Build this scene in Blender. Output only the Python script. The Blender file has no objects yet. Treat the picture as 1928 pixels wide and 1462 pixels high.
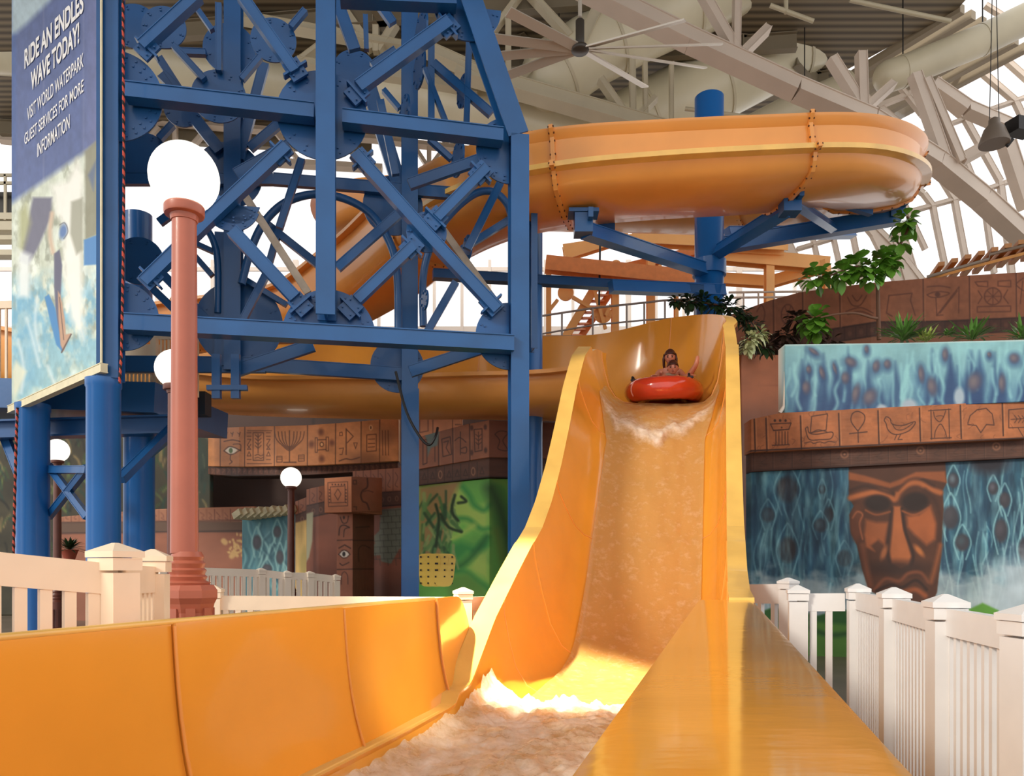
import bpy, bmesh, math, random
import numpy as np
from mathutils import Vector, Matrix
random.seed(7); RNG = np.random.default_rng(7)
C = bpy.context.scene.collection
SC = bpy.context.scene
# ------------------------------------------------------------------ camera, sky, sun, exposure
F, CX, HY, EYE = 1500.0, 964.0, 1070.0, 1.5          # focal length and horizon in photograph pixels, eye height
cam_d = bpy.data.cameras.new('camera'); cam = bpy.data.objects.new('camera', cam_d); C.objects.link(cam)
cam.location = (0, 0, EYE); cam.rotation_euler = (math.pi/2, 0, 0)
cam_d.sensor_width = 36; cam_d.lens = 36*F/1928; cam_d.shift_y = (HY-731)/1928; cam_d.clip_end = 400; cam_d.clip_start = .05
SC.camera = cam
SC.view_settings.view_transform = 'Standard'; SC.view_settings.look = 'None'
SC.view_settings.gamma = 1; SC.view_settings.use_curve_mapping = False
SC.view_settings.exposure = 0.06
w = bpy.data.worlds.new('sky'); SC.world = w; w.use_nodes = True
nt = w.node_tree; bg = nt.nodes['Background']
bg.inputs[0].default_value = (1.0, .975, .965, 1); bg.inputs[1].default_value = 1.25
def sun(name, energy, angle, d, col):
    l = bpy.data.lights.new(name, 'SUN'); l.energy = energy; l.angle = math.radians(angle); l.color = col
    o = bpy.data.objects.new(name, l); C.objects.link(o)
    o.rotation_euler = Vector(d).to_track_quat('-Z', 'Y').to_euler(); o.location = (-5, -5, 20); return o
sun('sun', 1.9, 12, (.75, .62, -.50), (1, .93, .80))
def added_spot(name, src, dst, r, power, col=(1, .88, .62)):
    """added far, narrow spot standing in for sunlight through a roof window"""
    l = bpy.data.lights.new(name, 'SPOT'); d = Vector(dst)-Vector(src); l.energy = power*d.length**2; l.spot_size = 2*math.atan(r/d.length); l.spot_blend = .35; l.shadow_soft_size = .25; l.color = col
    o = bpy.data.objects.new(name, l); C.objects.link(o); o.location = src; o.rotation_euler = d.to_track_quat('-Z', 'Y').to_euler()
added_spot('added_sun_spot', (-7, 1.0, 19), (.2, 7.8, .6), 1.4, 250)  # added spot standing in for sun on the foot of the drop
added_spot('added_sun_spot', (9, 1.0, 16), (-.85, 5.6, .75), .6, 34)  # added spot that brightens the third splash panel

# ------------------------------------------------------------------ helpers
def P(px, py, Y): return Vector(((px-CX)/F*Y, Y, EYE+(HY-py)/F*Y))
def lin(c):
    c = np.asarray(c, float)/255.0
    return np.where(c <= .04045, c/12.92, ((c+.055)/1.055)**2.4)
def rgb(c): return tuple(float(x) for x in lin(c))+(1.0,)
MATS = {}
def mat(name, c, rough=.5, metal=0, noise=0, nscale=6, bump=0, bscale=30, coat=0, emit=0, alpha=1, spec=.5, c2=None, stretch=None):
    if name in MATS: return MATS[name]
    m = bpy.data.materials.new(name); m.use_nodes = True; t = m.node_tree; b = t.nodes['Principled BSDF']
    b.inputs['Base Color'].default_value = rgb(c); b.inputs['Roughness'].default_value = rough
    b.inputs['Metallic'].default_value = metal; b.inputs['Coat Weight'].default_value = coat; b.inputs['Coat Roughness'].default_value = .06
    b.inputs['Specular IOR Level'].default_value = spec; b.inputs['Alpha'].default_value = alpha
    if emit:
        b.inputs['Emission Color'].default_value = rgb(c); b.inputs['Emission Strength'].default_value = emit
    tc = t.nodes.new('ShaderNodeTexCoord'); mp = t.nodes.new('ShaderNodeMapping'); t.links.new(tc.outputs['Object'], mp.inputs[0])
    if stretch: mp.inputs['Scale'].default_value = stretch
    if noise or c2:
        n = t.nodes.new('ShaderNodeTexNoise'); n.inputs['Scale'].default_value = nscale; n.inputs['Detail'].default_value = 4
        t.links.new(mp.outputs[0], n.inputs[0])
        mx = t.nodes.new('ShaderNodeMix'); mx.data_type = 'RGBA'
        a = np.array(rgb(c)[:3]); d = np.array(rgb(c2)[:3]) if c2 else a*(1-noise)
        hi = a if c2 else np.minimum(a*(1+noise*.6), 1)
        mx.inputs[6].default_value = (*hi, 1); mx.inputs[7].default_value = (*d, 1)
        r = t.nodes.new('ShaderNodeMapRange'); r.inputs[1].default_value = .35; r.inputs[2].default_value = .65
        t.links.new(n.outputs['Fac'], r.inputs[0]); t.links.new(r.outputs[0], mx.inputs[0]); t.links.new(mx.outputs[2], b.inputs['Base Color'])
    if bump:
        n = t.nodes.new('ShaderNodeTexNoise'); n.inputs['Scale'].default_value = bscale; n.inputs['Detail'].default_value = 3
        t.links.new(mp.outputs[0], n.inputs[0])
        bp = t.nodes.new('ShaderNodeBump'); bp.inputs['Strength'].default_value = bump; bp.inputs['Distance'].default_value = .03
        t.links.new(n.outputs['Fac'], bp.inputs['Height']); t.links.new(bp.outputs[0], b.inputs['Normal'])
    MATS[name] = m; return m
def paintmat():
    m = bpy.data.materials.new('painted_plaster'); m.use_nodes = True; t = m.node_tree; b = t.nodes['Principled BSDF']
    a = t.nodes.new('ShaderNodeVertexColor'); a.layer_name = 'Col'; b.inputs['Roughness'].default_value = .62
    t.links.new(a.outputs[0], b.inputs['Base Color'])
    n = t.nodes.new('ShaderNodeTexNoise'); n.inputs['Scale'].default_value = 9; bp = t.nodes.new('ShaderNodeBump')
    bp.inputs['Strength'].default_value = .25; bp.inputs['Distance'].default_value = .03
    t.links.new(n.outputs['Fac'], bp.inputs['Height']); t.links.new(bp.outputs[0], b.inputs['Normal']); return m
M_PAINT = paintmat()
class MB:
    """collects shapes into ONE mesh"""
    def __init__(s): s.v = []; s.f = []; s.m = []; s.sm = []
    def add(s, vs, fs, mi=0, smooth=False):
        o = len(s.v); s.v += [tuple(v) for v in vs]
        for f in fs: s.f.append(tuple(i+o for i in f)); s.m.append(mi); s.sm.append(smooth)
        return s
    def box(s, c, d, rz=0, mi=0, top=1.0):
        c = Vector(c); R = Matrix.Rotation(rz, 3, 'Z'); vs = []
        for z in (-1, 1):
            k = top if z > 0 else 1
            for x, y in ((-1, -1), (1, -1), (1, 1), (-1, 1)): vs.append(c+R@Vector((x*d[0]/2*k, y*d[1]/2*k, z*d[2]/2)))
        return s.add(vs, [(3,2,1,0),(4,5,6,7),(0,1,5,4),(1,2,6,5),(2,3,7,6),(3,0,4,7)], mi)
    def bar(s, a, b, w, h, up=(0,0,1), mi=0):
        """beam of width w (across) and height h (along up)"""
        a = Vector(a); b = Vector(b); t = (b-a).normalized(); u = Vector(up); u = u-t*u.dot(t)
        if u.length < 1e-4: u = Vector((0,1,0)) - t*t.y
        u.normalize(); r = t.cross(u); vs = []
        for p in (a, b):
            for x, y in ((-1,-1),(1,-1),(1,1),(-1,1)): vs.append(p+r*x*w/2+u*y*h/2)
        return s.add(vs, [(3,2,1,0),(4,5,6,7),(0,1,5,4),(1,2,6,5),(2,3,7,6),(3,0,4,7)], mi)
    def ibeam(s, a, b, w, d, face=(0,-1,0), mi=0):
        """rolled section: two flanges of width w, depth d apart along `face`, web between"""
        a = Vector(a); b = Vector(b); t = (b-a).normalized(); n = Vector(face); n = (n-t*n.dot(t)).normalized()
        th = min(.03, w*.16)
        s.bar(a+n*(d/2-th/2), b+n*(d/2-th/2), w, th, n, mi); s.bar(a-n*(d/2-th/2), b-n*(d/2-th/2), w, th, n, mi)
        s.bar(a, b, w*.14, d-th*2, n, mi)
        return s
    def channel(s, a, b, w, d, face=(0,-1,0), mi=0):
        """box member with thin lips standing proud along both edges of its front"""
        a = Vector(a); b = Vector(b); t = (b-a).normalized(); n = Vector(face); n = (n-t*n.dot(t)).normalized(); u = t.cross(n)
        th = max(.012, w*.07)
        s.bar(a, b, w-th*2, d*.86, n, mi)
        s.bar(a+u*(w/2-th/2), b+u*(w/2-th/2), th, d, n, mi); s.bar(a-u*(w/2-th/2), b-u*(w/2-th/2), th, d, n, mi)
        return s
    def tube(s, pts, r, n=10, mi=0, caps=True, smooth=True):
        pts = [Vector(p) for p in pts]; rs = r if isinstance(r, (list, tuple)) else [r]*len(pts)
        prev = None; rings = []
        for i, p in enumerate(pts):
            t = (pts[min(i+1, len(pts)-1)]-pts[max(i-1, 0)]).normalized()
            if prev is None:
                u = Vector((0,0,1)) if abs(t.z) < .9 else Vector((1,0,0))
                u = (u-t*u.dot(t)).normalized()
            else: u = (prev-t*prev.dot(t)).normalized()
            prev = u; w_ = t.cross(u)
            rings.append([p+(u*math.cos(2*math.pi*k/n)+w_*math.sin(2*math.pi*k/n))*rs[i] for k in range(n)])
        o = len(s.v); vs = [v for rg in rings for v in rg]; fs = []
        for i in range(len(pts)-1):
            for k in range(n): fs.append((i*n+k, i*n+(k+1)%n, (i+1)*n+(k+1)%n, (i+1)*n+k))
        s.add(vs, fs, mi, smooth)
        if caps:
            s.add(rings[0], [tuple(range(n-1, -1, -1))], mi); s.add(rings[-1], [tuple(range(n))], mi)
        return s
    def lathe(s, prof, c, n=28, mi=0, smooth=True, sx=1, sy=1):
        c = Vector(c); vs = []; fs = []
        for r, z in prof:
            for k in range(n):
                a = 2*math.pi*k/n; vs.append(c+Vector((r*math.cos(a)*sx, r*math.sin(a)*sy, z)))
        for i in range(len(prof)-1):
            for k in range(n): fs.append((i*n+k, i*n+(k+1)%n, (i+1)*n+(k+1)%n, (i+1)*n+k))
        s.add(vs, fs, mi, smooth)
        if prof[0][0] > 1e-4: s.add(vs[:n], [tuple(range(n-1,-1,-1))], mi)
        if prof[-1][0] > 1e-4: s.add(vs[-n:], [tuple(range(n))], mi)
        return s
    def ell(s, c, r, n=16, mi=0, rot=None, smooth=True):
        c = Vector(c); vs = []; fs = []; h = n//2
        for i in range(h+1):
            ph = math.pi*i/h
            for k in range(n):
                a = 2*math.pi*k/n; v = Vector((r[0]*math.sin(ph)*math.cos(a), r[1]*math.sin(ph)*math.sin(a), r[2]*math.cos(ph)))
                if rot is not None: v = rot@v
                vs.append(c+v)
        for i in range(h):
            for k in range(n): fs.append((i*n+k, (i+1)*n+k, (i+1)*n+(k+1)%n, i*n+(k+1)%n))
        return s.add(vs, fs, mi, smooth)
    def disc(s, c, n_, r, th, mi=0, seg=32, a0=0, a1=2*math.pi, bolts=0, up=(0,0,1), br=.014):
        """plate with straight chord when a0..a1 is less than a full turn; bolts near the rim"""
        c = Vector(c); nn = Vector(n_).normalized(); u = Vector(up); u = (u-nn*u.dot(nn)).normalized(); r_ = u.cross(nn)
        full = abs(a1-a0-2*math.pi) < 1e-6; k = seg if full else seg+1
        ang = [a0+(a1-a0)*i/seg for i in range(k)]
        ring = [c+(r_*math.cos(a)+u*math.sin(a))*r for a in ang]
        fr = [p+nn*th/2 for p in ring]; bk = [p-nn*th/2 for p in ring]; m = len(ring)
        s.add(fr+bk, [tuple(range(m))[::-1], tuple(range(m, 2*m))]+[(i, (i+1)%m, m+(i+1)%m, m+i) for i in range(m)], mi)
        for j in range(bolts):
            a = a0+(a1-a0)*(j+.5)/bolts
            for q in (.9, .78):
                p = c+(r_*math.cos(a)+u*math.sin(a))*r*q+nn*(th/2+.006)
                s.bar(p-nn*.008, p+nn*.008, br*1.6, br*1.6, u, mi)
        return s
    def build(s, name, mats, parent=None, label=None, flip=False, smooth_angle=None):
        me = bpy.data.meshes.new(name); L = Vector(parent.matrix_world.translation) if parent is not None else Vector((0,0,0))
        if parent is not None:
            L = Vector((0,0,0)); q = parent
            while q is not None: L += q.location; q = q.parent
        org = L if parent is not None else Vector((0,0,0))
        me.from_pydata([tuple(Vector(v)-org) for v in s.v], [], s.f)
        if not isinstance(mats, (list, tuple)): mats = [mats]
        for m in mats: me.materials.append(m)
        me.polygons.foreach_set('material_index', s.m); me.polygons.foreach_set('use_smooth', s.sm)
        bm = bmesh.new(); bm.from_mesh(me); bmesh.ops.recalc_face_normals(bm, faces=bm.faces); bm.to_mesh(me); bm.free()
        if smooth_angle: me.set_sharp_from_angle(angle=math.radians(smooth_angle))
        me.update(); o = bpy.data.objects.new(name, me); C.objects.link(o); o.parent = parent
        if label: o['label'] = label
        return o
def tag(o, label, cat, group=None, kind=None):
    o['label'] = label; o['category'] = cat
    if group: o['group'] = group
    if kind: o['kind'] = kind
    return o
def thing(name, label, cat, loc=(0,0,0), group=None):
    o = bpy.data.objects.new(name, None); C.objects.link(o); o.location = loc; o.empty_display_size = .2
    return tag(o, label, cat, group)
def struct(o):
    o['kind'] = 'structure'; return o
def catmull(st, per):
    """smooth resampling of the rows of st"""
    st = np.asarray(st, float); n = len(st); out = []
    for i in range(n-1):
        p0, p1, p2, p3 = st[max(i-1,0)], st[i], st[i+1], st[min(i+2,n-1)]
        for k in range(per):
            t = k/per; out.append(.5*((2*p1)+(-p0+p2)*t+(2*p0-5*p1+4*p2-p3)*t*t+(-p0+3*p1-3*p2+p3)*t**3))
    out.append(st[-1]); return np.array(out)
def noise2(x, y, seed=0):
    """smooth value noise, arrays in"""
    r = np.random.default_rng(seed).random((64, 64))
    xi = np.floor(x).astype(int); yi = np.floor(y).astype(int); fx = x-xi; fy = y-yi
    fx = fx*fx*(3-2*fx); fy = fy*fy*(3-2*fy)
    g = lambda a, b: r[a % 64, b % 64]
    return (g(xi,yi)*(1-fx)+g(xi+1,yi)*fx)*(1-fy)+(g(xi,yi+1)*(1-fx)+g(xi+1,yi+1)*fx)*fy
def fbm(x, y, seed=0, o=4):
    s = 0; a = .5
    for i in range(o): s = s+a*noise2(x*2**i, y*2**i, seed+i); a *= .5
    return s/.94

BLUE = mat('blue_steel_paint', (22, 84, 142), .38, noise=.12, nscale=1.5, bump=.04, bscale=12, coat=.15)
BLUE_P = mat('blue_pillar_paint', (24, 100, 172), .35, noise=.08, nscale=1.2, coat=.2)
ORANGE = mat('yellow_orange_fibreglass', (238, 162, 58), .17, noise=.08, nscale=.9, bump=.03, bscale=3, coat=.5)
ORANGE_D = mat('orange_gelcoat_outside', (240, 162, 78), .33, noise=.07, nscale=.9, coat=.25)
FLANGE = mat('pale_orange_flange', (250, 198, 104), .3, noise=.12, nscale=2, coat=.3)
WHITE_P = mat('white_vinyl', (228, 226, 224), .4, noise=.03)
CREAM_P = mat('cream_vinyl', (250, 226, 196), .4, noise=.03)
DARK = mat('black_rubber', (18, 16, 18), .5)
# ------------------------------------------------------------------ water slide: one flume from the high ring to the run-out
slide = thing('water_slide', 'long yellow orange flume ringing a blue pole and dropping steeply towards the camera', 'water slide', (2, 9, 0))
ringc = (4.06, 16.4)
S = []  # cx, cy, cz, latx, laty, width, HL (outer), HR (inner), mid flange
def st(cx, cy, cz, w_, HL, HR, e, lat=None): S.append([cx, cy, cz, lat, w_, HL, HR, e])
st(-3.2, 25.5, 10.6, 2.0, .8, .8, 0); st(-4.3, 23.0, 10.4, 2.0, .8, .8, 0); st(-4.2, 20.8, 10.25, 2.0, .9, .8, 0); st(-2.6, 19.7, 10.15, 2.0, 1.0, .6, 0)
st(.2, 19.45, 10.05, 2.1, .8, .55, 0)
zr = {90: 9.95, 60: 9.7, 30: 9.3, 0: 8.85, -30: 8.4, -60: 8.02, -90: 7.75}
for a in (90, 60, 30, 0, -30, -60, -90):
    r = math.radians(a); st(ringc[0]+3.0*math.cos(r), ringc[1]+3.0*math.sin(r), zr[a], 2.1, .78, .45, 1, (math.cos(r), math.sin(r)))
i_ring1 = len(S)
st(2.4, 13.45, 7.68, 2.1, .8, .5, 1); st(.9, 13.6, 7.6, 2.1, .85, .5, 1); st(-.4, 14.15, 7.55, 2.1, .9, .7, 1); st(-1.6, 15.4, 7.5, 2.1, .95, .9, 0)
st(-2.9, 17.0, 7.25, 2.1, 1.0, .9, 0); st(-4.8, 18.3, 6.9, 2.1, .8, .8, 0); st(-7.5, 19.2, 6.85, 2.1, .8, .8, 0); st(-10.5, 19.2, 6.4, 2.1, .8, .9, 0)
st(-12.0, 18.2, 5.8, 2.1, .6, 1.2, 0); st(-11.6, 16.9, 5.4, 2.2, .6, 1.2, 0); st(-9.5, 16.5, 5.1, 2.3, .6, 1.0, 0)
st(-6, 16.5, 4.85, 2.3, 1.5, .45, 0); st(-3, 16.2, 4.7, 2.3, 1.6, .45, 0); st(-1, 15.6, 4.58, 2.3, 1.65, .48, 0)
st(.3, 15.3, 4.5, 2.3, 1.72, .52, 0, (.02, 1)); st(1.4, 15.12, 4.46, 2.35, 1.75, .6, 0, (.3, .95)); st(2.25, 14.7, 4.42, 2.45, 1.9, .7, 0, (.72, .69)); st(2.62, 14.0, 4.36, 2.5, 1.6, .8, 0, (.97, .22))
def dr(Y, z, HL, HR): st(-1.0+.264*Y, Y, z, 2.5, HL, HR, 0, (1, 0))
dr(13.3, 4.22, .96, .9); dr(12.7, 3.93, 1.0, .95); dr(12.1, 3.45, 1.0, 1.0); dr(11.4, 2.68, 1.0, 1.0); dr(10.7, 1.85, 1.05, 1.05)
dr(10.0, 1.05, 1.15, 1.1); dr(9.35, .52, 1.3, 1.35); dr(8.6, .30, 1.15, 1.4); dr(7.6, .27, 1.0, .98); dr(6.9, .27, .98, .52); dr(6.3, .27, .95, .22)
dr(5.5, .27, .6, .17); dr(4, .27, .5, .17); dr(2, .27, .5, .17); dr(.6, .27, .5, .17)
n0 = len(S)
cen = np.array([[a[0], a[1], a[2]] for a in S]); rows = []
for i, a in enumerate(S):
    if a[3] is None:
        t = cen[min(i+1, n0-1)]-cen[max(i-1, 0)]; l = np.array([-t[1], t[0]]); l = l/np.linalg.norm(l)
    else: l = np.array(a[3], float); l = l/np.linalg.norm(l)
    rows.append([a[0], a[1], a[2], l[0], l[1], a[4], a[5], a[6], a[7]])
PER = 8
R_ = catmull(rows, PER)
# the drop's two lips follow measured side profiles (Y, z)
LT = [(5.9,.48),(6.5,.55),(7.2,1.02),(8.0,1.42),(8.65,1.73),(9.1,1.95),(9.6,2.30),(10.15,2.8),(10.7,3.40),(11.25,4.05),(11.9,4.65),(12.7,5.06),(13.6,5.2)]
RT = [(5.5,1.22),(6.4,1.24),(7.2,1.27),(8.0,1.45),(8.65,1.75),(9.1,1.97),(9.6,2.32),(10.15,2.8),(10.7,3.40),(11.25,4.05),(11.9,4.65),(12.7,5.1),(13.4,5.75)]
def hit(p, n, prof, d):
    for (y0, z0), (y1, z1) in zip(prof, prof[1:]):
        ax, az = y1-y0, z1-z0; den = n.y*az-n.z*ax
        if abs(den) < 1e-9: continue
        s_ = ((y0-p[1])*az-(z0-p[2])*ax)/den; q = ((y0-p[1])*n.z-(z0-p[2])*n.y)/den
        if 0 <= q <= 1 and s_ > 0: return s_
    return d
for i in range(len(R_)):
    if R_[i][3] > .9999 and R_[i][1] < 12.95 and R_[i][1] > 6.15:
        r = R_[i]; T = Vector(R_[min(i+1, len(R_)-1)][:3]-R_[i-1][:3]).normalized(); N = T.cross(Vector((1,0,0)))
        if N.z < 0: N = -N
        R_[i][6] = hit(r, N, RT, r[6]); R_[i][7] = hit(r, N, LT, r[7])
def half(b, H, e, fl=.2):
    inn = [(0,0), (b*.42,0), (b*.66,.03*H), (b*.80,.13*H), (b*.90,.32*H), (b*.96,.6*H), (b,.86*H), (b,H)]
    t = .05; m = .5 if e < .01 else .27
    if e > .01:
        out = [(b+.15*e+fl*(1-e),H+.04*e), (b+.14*e+fl*(1-e),H-.01), (b+t,H-.11), (b+t*.9,.75*H), (b+t-.02*e,m+.07), (b+t+.16*e,m+.05), (b+t+.16*e,m-.03), (b+t,m-.04), (b*.95+t,.12), (b*.84+t,.0), (b*.6,-.07), (0,-.10)]
    else:
        out = [(b+fl,H), (b+fl,H-.07), (b+t,H-.07), (b+t,.8*H), (b*.985+t,.66*H), (b*.975+t,.58*H), (b*.96+t,.5*H), (b*.94+t,.4*H), (b*.9+t,.25*H), (b*.82+t,.08*H), (b*.66,-.06), (0,-.09)]
    return inn, out
def frame(r, r0, r1):
    T = Vector(r1[:3]-r0[:3]).normalized(); L = Vector((r[3], r[4], 0)).normalized(); N = T.cross(L)
    if N.z < 0: N = -N
    N.normalize()
    if r[3] > .999: N.x = .264*N.y          # in the drop the cross-sections lean back along the slide's own heading
    return T, L, N
def section(i, grow=0):
    r = R_[i]; T, L, N = frame(r, R_[max(i-1,0)], R_[min(i+1,len(R_)-1)])
    b = r[5]/2-.2; cpt = Vector(r[:3])
    il, ol = half(b, r[6], r[8]); ir, orr = half(b, r[7], 0)
    q = lambda a, h: cpt+L*a+N*h
    inner = [q(-a, h) for a, h in reversed(ir)]+[q(a, h) for a, h in il[1:]]
    outer = [q(a, h) for a, h in ol]+[q(-a, h) for a, h in reversed(orr[:-1])]
    return inner, outer
def flume(i0, i1, name='flume_section', label=None):
    mb = MB(); secs = [section(i) for i in range(i0, i1+1)]; ni = len(secs[0][0]); no = len(secs[0][1]); n = ni+no
    vs = [v for a, b in secs for v in a+b]; fs = []; m = []
    for k in range(len(secs)-1):
        for j in range(n): fs.append((k*n+j, k*n+(j+1)%n, (k+1)*n+(j+1)%n, (k+1)*n+j)); m.append((j, k))
    base = len(mb.v); mb.v += [tuple(v) for v in vs]
    fl_idx = {ni-1, ni+no-1} | {ni+4, ni+5, ni+6}
    for f, (j, k) in zip(fs, m):
        e = R_[i0+k][8] > .3
        mi = 0 if j < ni-1 else (2 if (j in (ni-1, ni+no-1) or (e and j in (ni+4, ni+5, ni+6))) else 1)
        mb.f.append(f); mb.m.append(mi); mb.sm.append(True)
    return mb.build(name, [ORANGE, ORANGE_D, FLANGE], slide, label, smooth_angle=38)
def joint(i, bolts=True):
    """bolted flange round the outside of a joint"""
    mb = MB(); _, o0 = section(i); c0 = Vector(R_[i][:3]); T, L, N = frame(R_[i], R_[max(i-1,0)], R_[min(i+1,len(R_)-1)])
    cc = c0+N*.35; vs = []; n = len(o0)
    for p in o0:
        d = p-cc; d -= T*d.dot(T); g = p+d.normalized()*.06
        vs += [p-T*.035, g-T*.035, g+T*.035, p+T*.035]
    fs = []
    for j in range(n-1):
        for k in range(3): fs.append((j*4+k, j*4+k+1, (j+1)*4+k+1, (j+1)*4+k))
    mb.add(vs, fs, 0)
    if bolts:
        for j in range(n-1):
            L_ = (o0[j+1]-o0[j]).length; m = max(1, int(L_/.15))
            for q in range(m):
                p = o0[j].lerp(o0[j+1], (q+.5)/m); d = p-cc; d -= T*d.dot(T); d.normalize()
                pp = p+d*.05
                for s_ in (-1, 1): mb.bar(pp+T*s_*.03, pp+T*s_*.05, .022, .022, d, 1)
    return mb.build('joint_flange', [ORANGE_D, mat('rusty_bolt', (96, 52, 24), .6)], slide)
N_ = len(R_)-1
def idx(i): return min(i*PER, N_)
cuts = [0, 3, 6, 8, 10, 13, 15, 18, 21, 25, 27, 29, 31, 33]
cut_i = [idx(c) for c in cuts]
# cut at the upright joint seen left of the pole and the ones right of it
drop0 = 31
RI = [0, 24, 48, 68, 85, 104, 120, 144, 168, 200, 224, 248]
for a, b in zip(RI, RI[1:]): flume(a, b)
for a in (48, 68, 85, 104, 120, 144): joint(a)
n_drop = n0-1
flume(idx(31), idx(35), label='steep top of the drop'); flume(idx(35), idx(38), label='steep lower drop'); flume(idx(38), idx(42), label='curved foot of the drop'); flume(idx(42), N_, label='run-out trough')
for i in (256, 272, 290, 305):
    mb = MB(); mb.tube([p+Vector((0,0,.002)) for p in section(i)[0]], .008, 6); mb.build('joint_line', ORANGE_D, slide)
for i in (120, 168, 200, 224, 236):
    mb = MB(); mb.tube(section(i)[0], .01, 6); mb.build('joint_line', ORANGE_D, slide)
# tall splash panels on the left of the run-out
LE = lambda Y, off=0: -2.25+.264*Y+off
pn = [(.5, 3.28), (3.28, 4.75), (4.75, 6.3), (6.3, 7.12)]
for k, (y0, y1) in enumerate(pn):
    mb = MB(); nx, nz = 14, 10; fr = []; zb = .33
    for j in range(nz+1):
        for i in range(nx+1):
            u = i/nx; v = j/nz; Y = y0+.012+(y1-y0-.012)*u; top = 1.28-.0005*(Y**2)*1.5
            if k == 3: top = 1.27-.012-.30*max(0, (u-.55)/.45)**2.2
            z = zb+(top-zb)*v
            bow = .035*math.sin(math.pi*u)*math.sin(math.pi*min(1, v*1.1)) + .05*(1-v)**2*0 
            lean = -.05*v + (.10*(1-v)**3)
            fr.append(Vector((LE(Y)+.03+lean-bow+.012*(k % 2), Y, z)))
    n = (nx+1)*(nz+1); bk = [p+Vector((-.05, 0, 0)) for p in fr]; fs = []
    for j in range(nz):
        for i in range(nx):
            a = j*(nx+1)+i; fs += [(a, a+1, a+nx+2, a+nx+1), (n+a+nx+1, n+a+nx+2, n+a+1, n+a)]
    bd = [i for i in range(nx+1)]+[j*(nx+1)+nx for j in range(1, nz+1)]+[nz*(nx+1)+i for i in range(nx-1,-1,-1)]+[j*(nx+1) for j in range(nz-1,0,-1)]
    for i in range(len(bd)): a, b = bd[i], bd[(i+1)%len(bd)]; fs.append((a, n+a, n+b, b))
    mb.add(fr+bk, fs, 0, True)
    o = mb.build('splash_panel', [ORANGE], slide, smooth_angle=40)
for Y in (3.28, 4.75, 6.3):
    mb = MB(); mb.tube([(LE(Y)+.045-.05*v+.10*(1-v)**3, Y, .36+(1.27-.00075*Y*Y-.36)*v) for v in np.linspace(0, 1, 8)], .008, 8); mb.build('panel_seam', ORANGE_D, slide)
# thin top trim along the panels
mb = MB()
mb.tube([(LE(Y)-.03, Y, 1.285-.00075*Y*Y) for Y in np.linspace(.5, 6.3, 14)], .014, 8); mb.build('panel_trim', FLANGE, slide)
mb = MB()
pts = [(LE(Y)+.16, Y, .435+.0*Y) for Y in np.linspace(.8, 6.2, 14)]
mb.tube(pts, .012, 6); mb.build('sealing_bead', FLANGE, slide)
# wide wet ledge on the right of the run-out
WET = mat('wet_orange_ledge', (240, 166, 62), .12, noise=.10, nscale=1.2, bump=.06, bscale=5, coat=.35, spec=.6, stretch=(1, 2.4, 1))
mb = MB(); nY = 40
Ys = np.linspace(.25, 6.25, nY)
prof = lambda Y: [(-.21+.264*Y, .1), (-.20+.264*Y, 1.2), (-.185+.264*Y, 1.243), (-.155+.264*Y, 1.25), (.205+.264*Y, 1.25), (.235+.264*Y, 1.243), (.247+.264*Y, 1.2), (.247+.264*Y, .0)]
vs = []; fs = []
for Y in Ys: vs += [Vector((x, Y, z)) for x, z in prof(Y)]
for k in range(nY-1):
    for j in range(8): fs.append((k*8+j, k*8+(j+1)%8, (k+1)*8+(j+1)%8, (k+1)*8+j))
fs += [tuple(range(8)), tuple((nY-1)*8+j for j in range(8))]
mb.add(vs, fs, 0, True); mb.build('ledge', WET, slide, 'wide flat wet ledge beside the run-out', smooth_angle=50)
# ------------------------------------------------------------------ blue steel tower
tower = thing('steel_tower', 'tall blue steel lattice tower of columns, beams and round gusset plates', 'tower', (-2, 11, 0))
def plane(p0, p1, off=0):
    """vertical plane through two (px, Y) points; returns (px, py, push back) -> world"""
    a = P(p0[0], HY, p0[1]); b = P(p1[0], HY, p1[1]); d = (b-a); d.z = 0
    nrm = Vector((-d.y, d.x, 0)).normalized(); nrm = nrm if nrm.y > 0 else -nrm
    def f(px, py, back=0):
        aa = a+nrm*(off+back); t = (px-CX)/F
        den = d.x-t*d.y; s = (t*aa.y-aa.x)/den; Y = aa.y+s*d.y
        return P(px, py, Y)
    return f, nrm
FP, FN = plane((213, 10.5), (985, 11.4)); FPB = FN
RP, RN = plane((440, 13.0), (770, 13.35))
MP, MN = plane((300, 11.7), (900, 12.3))
def tp(name, mb, label=None, m=None): return mb.build(name, m or BLUE, tower, label)
pxm = lambda q: q.y/F
def col(plf, a, b, wpx, d=.3, back=0, sty='ibeam'):
    p = plf(*a, back); q = plf(*b, back); w_ = wpx*pxm(p)
    getattr(MB(), 'ibeam')
    return (MB().ibeam(p, q, w_, d, -FN) if sty == 'ibeam' else MB().channel(p, q, w_, d, -FN))
# columns (front)
q0 = FP(210, -60); q1 = FP(210, 716)
tp('column', col(FP, (209, -60), (209, 716), 38))
tp('column', col(FP, (614, -60), (614, 598), 35, back=-.14))
mb = col(FP, (976, 262), (976, 1180), 34); tp('column', mb)
mb = col(FP, (868, -40), (973, 262), 40); tp('column', mb)
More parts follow.
